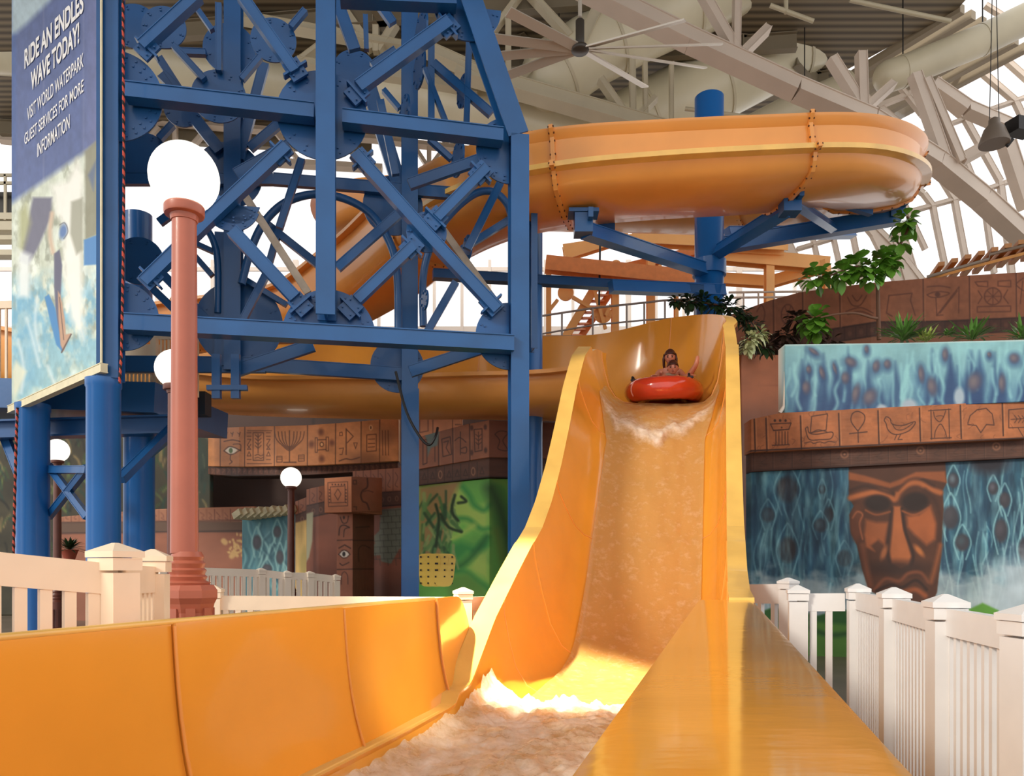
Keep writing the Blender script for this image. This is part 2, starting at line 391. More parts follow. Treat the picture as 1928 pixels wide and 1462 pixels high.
# rear and side columns
tp('column', col(RP, (440, -60), (440, 700), 30)); tp('column', col(RP, (771, 0), (771, 740), 30))
tp('column', col(RP, (772, 735), (772, 1175), 32)); tp('column', col(RP, (1003, 255), (1003, 660), 12))
tp('column', col(RP, (415, 440), (415, 690), 18, .15)); 
def beam(plf, a, b, wpx, d=.2, back=0, name='brace', sty='channel'):
    p = plf(*a, back); q = plf(*b, back); w_ = wpx*pxm(p)
    mb = MB(); getattr(mb, sty)(p, q, w_, d, -FN); return tp(name, mb)
# horizontal beams, front
beam(FP, (238, 174), (592, 214), 30, .22, -.1, 'beam'); beam(FP, (645, 224), (946, 259), 27, .22, -.1, 'beam')
beam(FP, (235, 609), (966, 649), 32, .24, -.12, 'beam'); beam(FP, (640, -6), (858, 4), 26, .22, -.1, 'beam')
# front diagonals
for a, b, w_ in [((454,-8),(556,137),20), ((268,89),(374,-8),20), ((675,166),(846,42),23), ((668,290),(802,440),22), ((802,440),(936,584),22),
                 ((540,277),(408,400),22), ((408,400),(272,532),22), ((556,562),(438,436),24), ((672,566),(778,464),20), ((822,412),(915,318),19)]:
    beam(FP, a, b, w_, .16, -.02)
# gusset plates, front; each with its bolts
def plate(plf, cx, cy, r, a0=0, a1=2*math.pi, bolts=14, back=.09, th=.025, name='gusset_plate', sx=1):
    c = plf(cx, cy, back); mb = MB(); mb.disc(c, -FN, r*pxm(c), th, 0, 36, a0, a1, bolts, br=.016)
    return tp(name, mb)
plate(FP, 216, 181, 86, -math.pi*.52, math.pi*.52); plate(FP, 607, 218, 84); plate(FP, 880, 14, 64, math.pi, 2*math.pi, 8); plate(FP, 958, 285, 62, math.pi*.5, math.pi*1.5, 9)
plate(FP, 620, 632, 86, 0, math.pi, 12); plate(FP, 958, 634, 63, math.pi*.5, math.pi*1.5, 9); plate(FP, 231, 597, 64, -math.pi*.5, math.pi*.5, 9)
plate(FP, 803, 438, 38, bolts=9); plate(FP, 436, 384, 52, math.pi*.85, math.pi*1.9, bolts=7); plate(FP, 440, 372, 50, math.pi*1.1, math.pi*1.9, 5)
# square end pads where diagonals meet the plates
for x, y, a in [(556,132,55),(277,92,-45),(672,176,-40),(683,302,48),(528,289,-43),(284,524,-43),(566,574,47),(660,580,-43),(925,573,48),(905,326,-45),(843,50,-40),(820,412,-45),(775,465,-45)]:
    c = FP(x, y, -.0); s_ = 34*pxm(c); r = math.radians(a); d = (FP(x+10*math.cos(r), y+10*math.sin(r))-FP(x, y)).normalized()
    mb = MB(); mb.bar(c-d*s_*.55, c+d*s_*.55, s_*.95, .05, -FN); mb.bar(c-d*.015, c+d*.015, s_*1.5, .12, -FN)
    for k in (-.3, .3):
        for m in (-.3, .3): e = d.cross(FN); p = c+d*s_*k+e*s_*m-FN*.035; mb.bar(p, p-FN*.02, .02, .02)
    tp('splice_plate', mb)
# inner frame: round plates and slim struts
for cx, cy, r in [(309,52,40),(515,76,42),(412,182,50)]: plate(MP, cx, cy, r, bolts=9)
for cx, cy, r in [(432,92,48),(668,134,40),(345,205,35),(255,50,42),(430,330,62),(740,388,56),(450,610,80),(748,690,50),(262,492,45),(270,300,50)]: plate(RP, cx, cy, r, bolts=8)
for cx, cy, r in [(793,62,28),(872,172,22),(790,130,26),(862,300,24),(762,210,22),(880,468,18),(800,565,14)]:
    c = MP(cx, cy, .3); mb = MB(); mb.disc(c, Vector((-1, -.45, 0)), r*1.35*pxm(c), .03, 0, 28, bolts=8); tp('gusset_plate', mb)
for a, b, w_, pl in [((328,88),(385,150),12,MP), ((412,8),(412,135),11,MP), ((455,150),(490,108),11,MP), ((548,52),(575,20),11,MP), ((370,15),(400,58),9,MP),
    ((338,98),(388,100),12,RP), ((300,110),(345,180),14,RP), ((305,140),(335,170),20,RP),((300,262),(325,235),12,RP), ((370,228),(415,285),22,RP),
    ((565,200),(470,280),16,RP),((498,120),(450,300),18,RP),((630,-10),(668,95),22,MP),((690,150),(755,360),28,RP),((716,190),(745,330),14,MP),
    ((688,30),(690,95),9,MP),((762,0),(762,740),9,RP),((812,60),(812,245),12,MP),((800,130),(845,245),9,MP),((883,75),(878,240),11,MP),((715,10),(740,45),16,MP),
    ((815,120),(925,215),16,MP),((722,170),(752,205),9,MP),((700,125),(745,95),13,MP),((808,262),(850,300),10,MP),
    ((225,338),(515,338),22,RP),((515,338),(945,372),22,RP),((225,686),(500,688),30,RP),((500,688),(760,705),26,RP),
    ((445,330),(545,275),22,MP),((770,348),(930,292),20,MP),((440,700),(590,650),24,MP),((772,700),(910,655),22,MP),
    ((568,300),(526,430),13,MP),((500,520),(456,606),13,MP),((942,345),(880,470),14,MP),((858,532),(803,628),14,MP),((526,430),(500,520),12,RP),
    ((300,420),(395,350),14,RP),((288,498),(400,612),16,RP),((288,545),(330,585),14,RP),((330,440),(400,520),10,RP),((635,505),(760,395),17,MP),((480,405),(600,500),14,RP),
    ((370,460),(410,478),9,RP),((450,520),(540,575),10,RP),((990,395),(870,470),12,RP)]:
    beam(pl, a, b, w_, .1, 0, 'strut')
beam(MP, (463,372), (580,552), 14, .05, -.2, 'strut').data.materials[0] = mat('galvanised_plank', (176, 160, 142), .5, noise=.15)
beam(MP, (832,430), (935,572), 13, .05, .1, 'strut').data.materials[0] = MATS['galvanised_plank']
# arched pipe braces
def arc(pts, wpx, Y):
    q = catmull([list(P(x, y, Y)) for x, y in pts], 6); mb = MB(); mb.tube([Vector(v) for v in q], wpx/2*Y/F, 10); tp('arched_pipe', mb)
arc([(750,625),(748,520),(735,460),(700,405),(650,375),(592,366),(537,382),(497,420),(472,472),(455,535)], 15, 12.8)
arc([(797,615),(797,520),(815,455),(850,402),(895,365),(930,362),(955,385),(965,420)], 14, 12.8)
arc([(410,590),(410,500),(402,455),(382,425),(350,410)], 13, 12.9)
# hangers below the cross beam
mb = MB()
for x in (408, 444):
    a = MP(x, 668, -.2); b = MP(x, 751, -.2); mb.bar(a, b, .12, .08)
mb.bar(MP(390, 731, -.22), MP(466, 731, -.22), .1, .07, (0,0,1)); tp('hanger_bracket', mb)
# round pillars under the tower
for px, Y, wpx, top in [(195, 10.5, 60, 715), (62, 12.6, 57, 762), (262, 13.4, 55, 812), (260, 15.2, 50, 405)]:
    c = P(px, HY, Y); r = wpx/2*Y/F; zt = EYE+(HY-top)/F*Y; zb = 0 if px != 260 else EYE+(HY-560)/F*Y
    mb = MB(); mb.lathe([(r, zb-0), (r, zt)] if px == 260 else [(r*1.25, zb), (r*1.25, .06), (r*1.05, .1), (r, .16), (r, zt-.12), (r*1.06, zt-.1), (r*1.06, zt)], (c.x, c.y, 0), 32)
    tp('round_pillar', mb, m=BLUE_P)
# tie beams between the pillars
for a, b, w_ in [((90,885,12.7),(165,885,11.5),14), ((90,875,12.8),(165,975,11.6),12), ((90,975,12.8),(165,880,11.6),12), ((0,800,13.5),(40,900,12.9),16), ((225,905,11),(330,800,13),18), ((0,742,14),(0,742,14.1),2)]:
    p = P(*a); q = P(*b)
    if (p-q).length > .3: mb = MB(); mb.channel(p, q, w_*.5*(p.y+q.y)/F, .1, (0,-1,0)); tp('tie_beam', mb)

# ------------------------------------------------------------------ ring pole with its arms
pole = thing('support_pole', 'thick round blue pole at the centre of the high flume ring, with arms', 'pole', (ringc[0], ringc[1], 0))
mb = MB(); mb.lathe([(.34, 0), (.34, .05), (.295, .08), (.295, 11.18), (.27, 11.2), (0, 11.2)], (ringc[0], ringc[1], 0), 36); mb.build('pole', BLUE_P, pole)
def arm(a, b, w_=.2, h=.24, name='arm'):
    mb = MB(); a = P(*a); b = P(*b); mb.channel(a, b, h, w_, (0,-1,0)); return mb.build(name, BLUE_P, pole)
arm((1326,508,16.2), (1100,434,13.4)); arm((1352,474,16.1), (1484,392,13.6)); arm((1362,462,16.5), (1690,408,16.3), .25, .3); arm((1370,440,16.7), (1605,438,19.0))
arm((1500,384,13.8), (1572,432,16.4), .14, .16, 'brace'); arm((1562,376,15.2),(1640,400,15.6), .12, .14, 'brace'); arm((1362,548,16.3),(1150,540,15.2), .2, .22, 'tie_beam')
for a in [(1098,425,13.35),(1487,386,13.55),(1685,398,16.3),(1140,425,14.2)]:
    mb = MB(); c = P(*a); mb.box(c, (.3,.3,.32)); mb.box(c+Vector((0,0,.2)), (.5,.34,.06)); mb.box(c+Vector((.1,-.05,.1)), (.08,.5,.16)); mb.build('saddle_bracket', BLUE, pole)
mb = MB(); mb.lathe([(.34,0),(.34,.3)], (ringc[0], ringc[1], EYE+(HY-520)/F*16.4), 24); mb.build('clamp_ring', BLUE_P, pole)
p2 = thing('support_pole', 'slimmer blue pole right behind the tower, joined to the ring pole by a tie beam', 'pole', (.42, 15.4, 0))
mb = MB(); mb.lathe([(.17,0),(.17,8.2)], (.42,15.4,0), 24); mb.lathe([(.22,5.0),(.22,5.25)], (.42,15.4,0), 24); mb.build('pole', BLUE_P, p2)
mb = MB(); mb.channel(P(815,517,14.9), P(1322,547,16.0), .17, .2, (0,-1,0)); mb.build('tie_beam', BLUE, p2)

# ------------------------------------------------------------------ globe lamps
TERRA = mat('terracotta_paint', (178, 98, 74), .38, noise=.08, nscale=3, coat=.15); BROWN = mat('brown_lamp_paint', (104, 58, 46), .4, noise=.1)
GLOBE = mat('lit_opal_globe', (255, 250, 236), .2, emit=1.05)
def lamp(px, Y, zc, dpx, m, label, base=True):
    X = (px-CX)/F*Y; r = dpx/2*Y/F*(.92 if dpx > 60 else 1); t = thing('globe_lamp', label, 'lamp', (X, Y, 0), 'globe lamps'); rp = .078
    mb = MB(); mb.ell((X, Y, zc), (r, r, r), 40); mb.build('globe', GLOBE, t)
    mb = MB(); z0 = zc-r*.86; mb.lathe([(rp*1.1, z0-.10), (rp*1.2, z0-.065), (rp*1.62, z0-.06), (rp*1.68, z0-.05), (rp*1.68, z0-.005), (rp*1.6, z0+.005), (rp*1.3, z0+.015)], (X, Y, 0), 28); mb.build('collar', m, t, smooth_angle=30)
    mb = MB(); mb.lathe([(rp*1.12, .9), (rp*.98, z0-.06)], (X, Y, 0), 28); mb.build('post', m, t, smooth_angle=30)
    mb = MB(); mb.lathe([(.22, .0), (.22, .16), (.16, .2), (.15, .55), (.155, .75), (.125, .80), (.135, .83), (.12, .86), (.13, .90), (.108, .95), (.118, .98), (.096, 1.04), (rp*1.1, 1.1)], (X, Y, 0), 28)
    mb.build('base', m, t, smooth_angle=30)
    mb = MB()
    for k in range(12): a = 2*math.pi*k/12; mb.box((X+.155*math.cos(a), Y+.155*math.sin(a), .38), (.05, .035, .42), a)
    mb.build('fluting', m, t); return t
t = lamp(347, 5.4, EYE+(HY-335)/F*5.4, 138, TERRA, 'nearest and tallest looking globe lamp, on a terracotta post before the blue tower')
# the near lamp's base stands higher, on its own plinth
for ch in list(t.children):
    if ch.name.split('.')[0] in ('base', 'fluting', 'post'): bpy.data.objects.remove(ch)
X0, Y0 = t.location.x, 5.4
mb = MB(); mb.lathe([(.09, 1.6), (.079, EYE+(HY-398)/F*5.4)], (X0, Y0, 0), 32); mb.build('post', TERRA, t, smooth_angle=30)
mb = MB(); mb.lathe([(.14,1.38),(.15,1.40),(.118,1.415),(.13,1.44),(.112,1.455),(.124,1.485),(.108,1.50),(.118,1.53),(.1,1.55),(.108,1.575),(.09,1.61)], (X0+.02, Y0, 0), 32); mb.build('base', TERRA, t, smooth_angle=30)
mb = MB(); mb.lathe([(.17,0),(.17,.9),(.15,1.0),(.15,1.2),(.165,1.26),(.185,1.30),(.185,1.35),(.16,1.385),(.1,1.39)], (X0+.04, Y0, 0), 8, smooth=False)
for k in range(8):
    a = 2*math.pi*(k+.5)/8; mb.box((X0+.04+.14*math.cos(a), Y0+.14*math.sin(a), 1.1), (.03, .06, .26), a)
mb.build('plinth', TERRA, t)
lamp(329, 9.4, EYE+(HY-695)/F*9.4, 78, BROWN, 'globe lamp mostly hidden behind the post of the nearest lamp')
lamp(548, 18.6, EYE+(HY-900)/F*18.6, 39, BROWN, 'small globe lamp on a dark brown post before the brown carved walls')
lamp(108, 17.6, EYE+(HY-849)/F*17.6, 43, BROWN, 'small globe lamp seen between two round blue pillars')

# ------------------------------------------------------------------ ropes and cable
def rope(pts, r, label):
    m = mat('red_black_rope', (150, 50, 40), .8); t = m.node_tree
    if 'wv' not in t.nodes:
        wv = t.nodes.new('ShaderNodeTexWave'); wv.name = 'wv'; wv.bands_direction = 'DIAGONAL'; wv.inputs['Scale'].default_value = 5.5; wv.inputs['Distortion'].default_value = .4
        tc = t.nodes.new('ShaderNodeTexCoord'); cr = t.nodes.new('ShaderNodeValToRGB'); cr.color_ramp.elements[0].position = .42; cr.color_ramp.elements[1].position = .5
        cr.color_ramp.elements[0].color = rgb((30, 16, 18)); cr.color_ramp.elements[1].color = rgb((190, 74, 56))
        t.links.new(tc.outputs['Object'], wv.inputs[0]); t.links.new(wv.outputs['Fac'], cr.inputs[0]); t.links.new(cr.outputs[0], t.nodes['Principled BSDF'].inputs['Base Color'])
    mb = MB(); q = [Vector(v) for v in catmull([list(p) for p in pts], 30)]
    rr = [r*(1+.18*math.sin(i*1.9)) for i in range(len(q))]
    mb.tube(q, rr, 8); o = mb.build('rope', m); tag(o, label, 'rope', 'ropes on the tower'); return o
rope([P(231,-60,9.9), P(232,100,9.9), P(233,380,9.9), P(229,640,9.9), P(225,722,9.9)], .016, 'twisted red and black rope hanging beside the left tower column')
rope([P(33,768,12.2), P(30,850,12.2), P(25,1060,12.2)], .02, 'twisted red and black rope hanging below the corner of the banner')
mb = MB(); mb.tube([Vector(v) for v in catmull([list(P(*a)) for a in [(745,700,12.9),(765,775,12.9),(790,822,12.9),(808,838,12.9),(820,822,12.9),(824,806,13.1)]], 6)], .022, 6)
tag(mb.build('cable', DARK), 'black cable looping down from the rear leg of the tower', 'cable')

# ------------------------------------------------------------------ fences
def cap(mb_, x, y, zt, w_=.13, rz=0):
    mb_.box((x, y, zt-.085), (w_*1.1, w_*1.1, .05), rz); mb_.box((x, y, zt-.045), (w_*1.2, w_*1.2, .025), rz)
    mb_.box((x, y, zt-.015), (w_*1.18, w_*1.18, .035), rz, top=.12)
def fence(name, label, pts, m, rail_h=.13, gap=.06, pk=.03, rail_drop=.06, bottom=.12, skip_posts=(), group='white railings', pw=.13):
    """pts: (x, y, post top)"""
    x0, y0, _ = pts[0]; t = thing(name, label, 'fence', (x0, y0, 0), group)
    for i, (x, y, zt) in enumerate(pts):
        a = pts[min(i+1, len(pts)-1)]; b = pts[max(i-1, 0)]; rz = math.atan2(a[1]-b[1], a[0]-b[0])
        if i not in skip_posts: mb = MB(); mb.box((x, y, zt/2-.06), (pw, pw, zt-.12), rz); po = mb.build('post', m, t); mb = MB(); cap(mb, x, y, zt, pw, rz); mb.build('post_cap', m, po)
    for (xa, ya, za), (xb, yb, zb) in zip(pts, pts[1:]):
        A = Vector((xa, ya, za-rail_drop)); B = Vector((xb, yb, zb-rail_drop)); d = (B-A)
        mb = MB(); mb.bar(A-Vector((0,0,rail_h/2)), B-Vector((0,0,rail_h/2)), .05, rail_h); mb.build('rail', m, t)
        mb = MB(); mb.bar((xa,ya,bottom), (xb,yb,bottom), .05, .08); mb.build('rail', m, t)
        L = Vector((d.x, d.y, 0)).length; n = max(1, int(round(L/gap))); rz = math.atan2(d.y, d.x); mb = MB()
        for k in range(1, n):
            p = A.lerp(B, k/n); z1 = p.z-rail_h; mb.box((p.x, p.y, (z1+bottom)/2), (pk, pk, z1-bottom), rz)
        mb.build('pickets', m, t, 'thin upright pickets between two posts')
    return t
W2 = lambda px, Y, zt: ((px-CX)/F*Y, Y, zt)
fence('vinyl_fence', 'white picket railing that comes towards the camera on the right of the slide', [W2(1615,5.7,1.386), W2(1683,4.5,1.389), W2(1780,3.6,1.38), W2(1936,2.9,1.366), (2.0,2.2,1.36)], WHITE_P, rail_h=.12, gap=.062, pk=.026)
fence('vinyl_fence', 'short white gate section with three wide pickets beside the end of the slide ledge', [W2(1502,5.9,1.37), W2(1590,5.82,1.375)], WHITE_P, rail_h=.13, gap=.125, pk=.045, skip_posts=(1,))
fence('vinyl_fence', 'greyish railing behind the slide edge, before the painted stone face wall', [W2(1385,8.6,1.38), W2(1484,8.0,1.40)], WHITE_P, rail_h=.2, gap=.16, pk=.05)
fence('vinyl_fence', 'cream picket railing nearest the camera at the left edge', [(-3.0,2.35,1.74), (-2.3,2.62,1.70), W2(217,3.25,1.60), W2(288,3.9,1.59)], CREAM_P, rail_h=.125, gap=.086, pk=.042, skip_posts=(0,1), rail_drop=.085)
fence('vinyl_fence', 'low cream railing behind the left splash panels, between lamp base and slide', [W2(403,7.2,1.34), W2(872,7.5,1.315), W2(990,8.4,1.30)], CREAM_P, rail_h=.13, gap=.105, pk=.045, skip_posts=(2,), rail_drop=.09)
fence('vinyl_fence', 'far grey white railing before the teal painted wall on the left', [W2(300,12.6,1.56), W2(491,14,1.50), W2(540,14.3,1.45), W2(583,14.6,1.44), W2(632,15,1.38)], mat('grey_white_vinyl', (244,230,212), .5), rail_h=.13, gap=.115, pk=.055, skip_posts=(0,), rail_drop=.03, pw=.12)
# ------------------------------------------------------------------ painted scenery walls: colour laid on fine wall meshes
class Cv:
    """a painted surface; x, y are read off the photograph, the mesh lies on its own wall in the hall"""
    def __init__(s, x0, x1, y0, y1, step=1.5, base=(130, 80, 50), seed=1):
        s.xs = np.arange(x0, x1+step*.5, step); s.ys = np.arange(y0, y1+step*.5, step)
        s.X, s.Y = np.meshgrid(s.xs, s.ys); s.c = np.ones(s.X.shape+(3,))*np.array(base, float); s.seed = seed
    def mix(s, m, col): s.c += (np.array(col, float)-s.c)*m[..., None]; return s
    def noise(s, sx, sy, amt, seed=0, col=None):
        n = fbm(s.X/sx+50, s.Y/sy+50, s.seed+seed)-.5
        if col is None: s.c *= (1+n*2*amt)[..., None]
        else: s.mix(np.clip(n*2+.35, 0, 1)*amt, col)
        return s
    def ell(s, cx, cy, rx, ry, col, soft=.25, ang=0, a=1.0):
        t = math.radians(ang); dx = s.X-cx; dy = s.Y-cy; u = dx*math.cos(t)+dy*math.sin(t); v = -dx*math.sin(t)+dy*math.cos(t)
        d = np.sqrt((u/rx)**2+(v/ry)**2); return s.mix(np.clip((1+soft-d)/(2*soft), 0, 1)*a, col)
    def line(s, pts, w, col, soft=.8, a=1.0, wob=0):
        pts = np.array(pts, float); D = np.full(s.X.shape, 1e9)
        for (ax, ay), (bx, by) in zip(pts, pts[1:]):
            L = (bx-ax)**2+(by-ay)**2+1e-9; t = np.clip(((s.X-ax)*(bx-ax)+(s.Y-ay)*(by-ay))/L, 0, 1)
            D = np.minimum(D, np.hypot(s.X-ax-t*(bx-ax), s.Y-ay-t*(by-ay)))
        if wob: D = D+(fbm(s.X/20, s.Y/20, 5)-.5)*wob
        return s.mix(np.clip((w/2+soft-D)/(2*soft), 0, 1)*a, col)
    def curve(s, pts, w, col, soft=.8, a=1.0): return s.line(catmull(pts, 6), w, col, soft, a)
    def poly(s, pts, col, soft=1.0, a=1.0):
        pts = np.array(pts, float); ins = np.zeros(s.X.shape, bool); D = np.full(s.X.shape, 1e9); n = len(pts)
        for i in range(n):
            ax, ay = pts[i]; bx, by = pts[(i+1) % n]
            c = ((ay > s.Y) != (by > s.Y)) & (s.X < (bx-ax)*(s.Y-ay)/(by-ay+1e-12)+ax); ins ^= c
            L = (bx-ax)**2+(by-ay)**2+1e-9; t = np.clip(((s.X-ax)*(bx-ax)+(s.Y-ay)*(by-ay))/L, 0, 1)
            D = np.minimum(D, np.hypot(s.X-ax-t*(bx-ax), s.Y-ay-t*(by-ay)))
        sd = np.where(ins, D, -D); return s.mix(np.clip((sd+soft)/(2*soft), 0, 1)*a, col)
    def build(s, name, plan, top, bot, parent=None, thick=.25, depth_vec=(0, 1, 0), rim=None):
        """plan: [(px, Y)..] corners of the wall in plan; top/bot: [(px, py)..] edges"""
        xs = s.xs; W_ = len(xs); t = (xs-CX)/F; pl = [( (p-CX)/F*Y, Y) for p, Y in plan]; Yw = np.zeros(W_)
        for i in range(W_):
            k = 0
            while k < len(plan)-2 and xs[i] > plan[k+1][0]: k += 1
            (ax, ay), (bx, by) = pl[k], pl[k+1]; dx, dy = bx-ax, by-ay
            q = (t[i]*ay-ax)/(dx-t[i]*dy); Yw[i] = ay+q*dy
        tp_ = np.interp(xs, [a for a, b in top], [b for a, b in top]); bt = np.interp(xs, [a for a, b in bot], [b for a, b in bot])
        H_ = len(s.ys); v = np.linspace(0, 1, H_)[:, None]; py = tp_[None, :]*(1-v)+bt[None, :]*v
        Xw = np.broadcast_to(t*Yw, py.shape); Yb = np.broadcast_to(Yw, py.shape); Z = EYE+(HY-py)/F*Yb
        fy = (py-s.ys[0])/(s.ys[1]-s.ys[0]); i0 = np.clip(fy.astype(int), 0, H_-2); fr = np.clip(fy-i0, 0, 1)[..., None]; ci = np.arange(W_)[None, :]
        col = s.c[i0, ci]*(1-fr)+s.c[i0+1, ci]*fr
        off = np.array(parent.location) if parent is not None else np.zeros(3)
        if parent is not None and parent.parent is not None: off = off+np.array(parent.parent.location)
        V = np.stack([Xw, Yb, Z], -1).reshape(-1, 3); n = H_*W_
        bd = list(range(W_))+[r*W_+W_-1 for r in range(1, H_)]+[(H_-1)*W_+c for c in range(W_-2, -1, -1)]+[r*W_ for r in range(H_-2, 0, -1)]
        back = V[bd]+np.array(depth_vec)*thick; V = np.vstack([V, back])-off
        a = (np.arange(H_-1)[:, None]*W_+np.arange(W_-1)[None, :]).ravel(); Fq = np.stack([a, a+W_, a+W_+1, a+1], 1)
        m = len(bd); k = np.arange(m); kn = (k+1) % m; bda = np.array(bd); S_ = np.stack([bda[k], bda[kn], n+kn, n+k], 1)
        q = np.arange(W_-1); bot_ = W_+H_-2+np.arange(W_)[::-1]          # position on the boundary of the bottom vertex of column i
        B_ = np.stack([n+q, n+q+1, n+bot_[q+1], n+bot_[q]], 1)
        faces = np.vstack([Fq, S_, B_]); nf = len(faces)
        me = bpy.data.meshes.new(name); me.vertices.add(len(V)); me.vertices.foreach_set('co', V.ravel())
        me.loops.add(nf*4); me.loops.foreach_set('vertex_index', faces.ravel().astype(np.int32))
        me.polygons.add(nf); me.polygons.foreach_set('loop_start', (np.arange(nf)*4).astype(np.int32))
        me.polygons.foreach_set('loop_total', np.full(nf, 4).astype(np.int32))
        me.update(calc_edges=True); me.validate()
        ca = me.color_attributes.new('Col', 'FLOAT_COLOR', 'POINT'); c = lin(np.clip(col.reshape(-1, 3), 0, 255))
        cb = c[bd]*1.0 if rim is None else np.broadcast_to(lin(np.array(rim)), (m, 3)); cc = np.vstack([c, cb]); cc = np.hstack([cc, np.ones((len(cc), 1))])
        ca.data.foreach_set('color', cc.ravel().astype(np.float32)); me.materials.append(M_PAINT)
        o = bpy.data.objects.new(name, me); C.objects.link(o); o.parent = parent; return o
def Z_(ox, oy, k, pts): return [(ox+x/k, oy+y/k) for x, y in pts]
INK = (62, 34, 24)
def water_paint(cv, x0, x1, y0, y1, seed, dark, light, rock, n=26, rocks=()):
    r = np.random.default_rng(seed)
    cv.noise(14, 60, .25, 3); cv.noise(9, 45, .5, 8, light); cv.noise(16, 60, .5, 11, dark)
    for k in range(n):
        x = r.uniform(x0, x1); y = r.uniform(y0, y1-20); L = r.uniform(.25, .75)*(y1-y0); ph = r.uniform(0, 6); am = r.uniform(3, 11)
        pts = [(x+am*math.sin(ph+q*.9), y+L*q/6) for q in range(7)]
        cv.curve(pts, r.uniform(1.2, 3.6), light, 1.4, r.uniform(.35, .85))
        pts = [(a+r.uniform(4, 7), b) for a, b in pts]; cv.curve(pts, r.uniform(2, 6), dark, 2, .5)
    for cx, cy, rx, ry, g in rocks:
        for s_ in (-1, 1): cv.curve([(cx+s_*1, cy-ry*2.1), (cx+s_*rx*.8, cy-ry*1.1), (cx+s_*rx*1.25, cy), (cx+s_*rx*.9, cy+ry*1.1), (cx+s_*rx*.5, cy+ry*2)], 2.6, light, 1.3, .8)
        cv.ell(cx, cy, rx, ry, rock, .2); cv.ell(cx-rx*.2, cy-ry*.2, rx*.5, ry*.5, g, .6, a=.6)

# ---- big wall on the right
big = thing('mural_wall', 'large right hand wall painted with a blue waterfall, carved blocks and a brown stone face', 'painted wall', (P(1670, HY, 13.2).x, 13.2, 0))
PL = [(1416, 14.0), (1936, 12.3)]
cv = Cv(1414, 1938, 850, 1260, 1.5, (38, 84, 104), 3)
LT_, DK_ = (122, 172, 182), (22, 52, 78)
water_paint(cv, 1414, 1600, 870, 1120, 4, DK_, LT_, (44, 44, 50), 24, [(1482,922,20,24,(70,62,64)),(1483,1036,17,24,(66,64,66)),(1560,970,9,14,(50,44,50)),(1590,1052,13,16,(32,32,38)),(1545,990,12,13,(80,92,98)),(1446,970,12,14,(92,110,118)),(1548,922,6,9,(120,150,160))])
water_paint(cv, 1775, 1938, 870, 1130, 5, DK_, (140, 190, 196), (58, 58, 66), 30, [(1870,920,9,12,(110,108,120)),(1892,942,10,15,(82,78,84)),(1790,975,15,22,(76,72,76)),(1885,1000,12,22,(86,80,88)),(1812,1022,13,16,(70,92,100)),(1795,905,10,14,(120,140,150)),(1930,1035,12,22,(62,66,76))])
cv.ell(1862, 868, 36, 24, (32, 30, 40), .4)
n_ = fbm(cv.X/28+9, cv.Y/18+9, 41); edge = 1075+30*(n_-.5)*2+8*np.sin(cv.X/13); cv.mix(np.clip((cv.Y-edge)/26, 0, 1)*(.55+.4*n_), (176, 188, 190))
cv.mix(np.clip((cv.X-1840)/60, 0, 1)*np.clip((cv.Y-1010-35*n_)/40, 0, 1)*.9, (176, 192, 200))
for k in range(10): cv.curve([(1430+k*17, 1078+(k*37 % 20)), (1436+k*17, 1100), (1428+k*17, 1126)], 3, (150,168,172), 3, .5)
# green hills and dark ground at the foot
cv.poly([(1414,1160),(1450,1146),(1500,1150),(1540,1160),(1580,1148),(1625,1152),(1640,1262),(1414,1262)], (42, 92, 38), 2)
cv.poly([(1414,1190),(1540,1172),(1625,1180),(1640,1262),(1414,1262)], (78, 124, 46), 4); cv.curve([(1510,1176),(1560,1196),(1615,1190)], 9, (40, 84, 36), 4)
cv.poly([(1820,1150),(1850,1136),(1880,1150),(1890,1262),(1800,1262)], (84, 140, 48), 2); cv.poly([(1700,1175),(1936,1165),(1936,1262),(1700,1262)], (56, 100, 44), 4)
cv.poly([(1414,1240),(1660,1240),(1660,1262),(1414,1262)], (60, 44, 34), 3)
# the painted stone face
z = lambda pts: Z_(1400, 740, 3.481, pts)
cv.poly(z([(690,430),(1320,430),(1332,590),(1305,640),(1312,760),(1300,900),(1296,1060),(1280,1200),(1268,1310),(1225,1395),(1060,1372),(900,1335),(820,1295),(775,1150),(742,1000),(704,920),(692,800),(722,742),(690,690)]), (78, 44, 28), 1.2)
A, B_, D_ = (142, 78, 42), (164, 92, 50), (48, 27, 20)
cv.poly(z([(690,520),(800,545),(960,592),(1020,570),(1130,520),(1320,515),(1330,590),(1180,560),(1040,600),(960,625),(820,590),(690,570)]), A, 2)
cv.curve(z([(700,690),(790,665),(880,650),(950,668),(990,700),(1020,650),(1080,600),(1150,592),(1220,630),(1290,655)]), 10, B_, 3)
cv.curve(z([(700,640),(800,612),(900,640),(980,665)]), 5, D_, 3, .8); cv.curve(z([(1010,640),(1080,575),(1160,565),(1250,610)]), 4, D_, 3, .7)
cv.poly(z([(800,830),(870,850),(950,850),(935,930),(925,1000),(880,960),(820,1010),(790,930)]), A, 4); cv.poly(z([(1070,810),(1150,800),(1225,740),(1262,860),(1255,960),(1200,1000),(1120,930),(1075,880)]), (156, 84, 44), 4)
cv.poly(z([(800,930),(880,960),(830,1000),(860,1040),(800,1010)]), (150, 82, 46), 3)
cv.poly(z([(985,745),(1030,745),(1048,900),(1098,1070),(1080,1130),(1030,1150),(970,1120),(960,1040),(975,900)]), B_, 2.5); cv.curve(z([(1038,760),(1058,900),(1112,1060),(1100,1130)]), 5, D_, 2)
cv.curve(z([(970,760),(955,900),(940,1030),(955,1110)]), 5, D_, 2.5, .9)
cv.ell(*z([(880,725)])[0], 25, 15, (38, 22, 18), .2, 4); cv.ell(*z([(1125,715)])[0], 26, 18, (38, 22, 18), .2, -8)
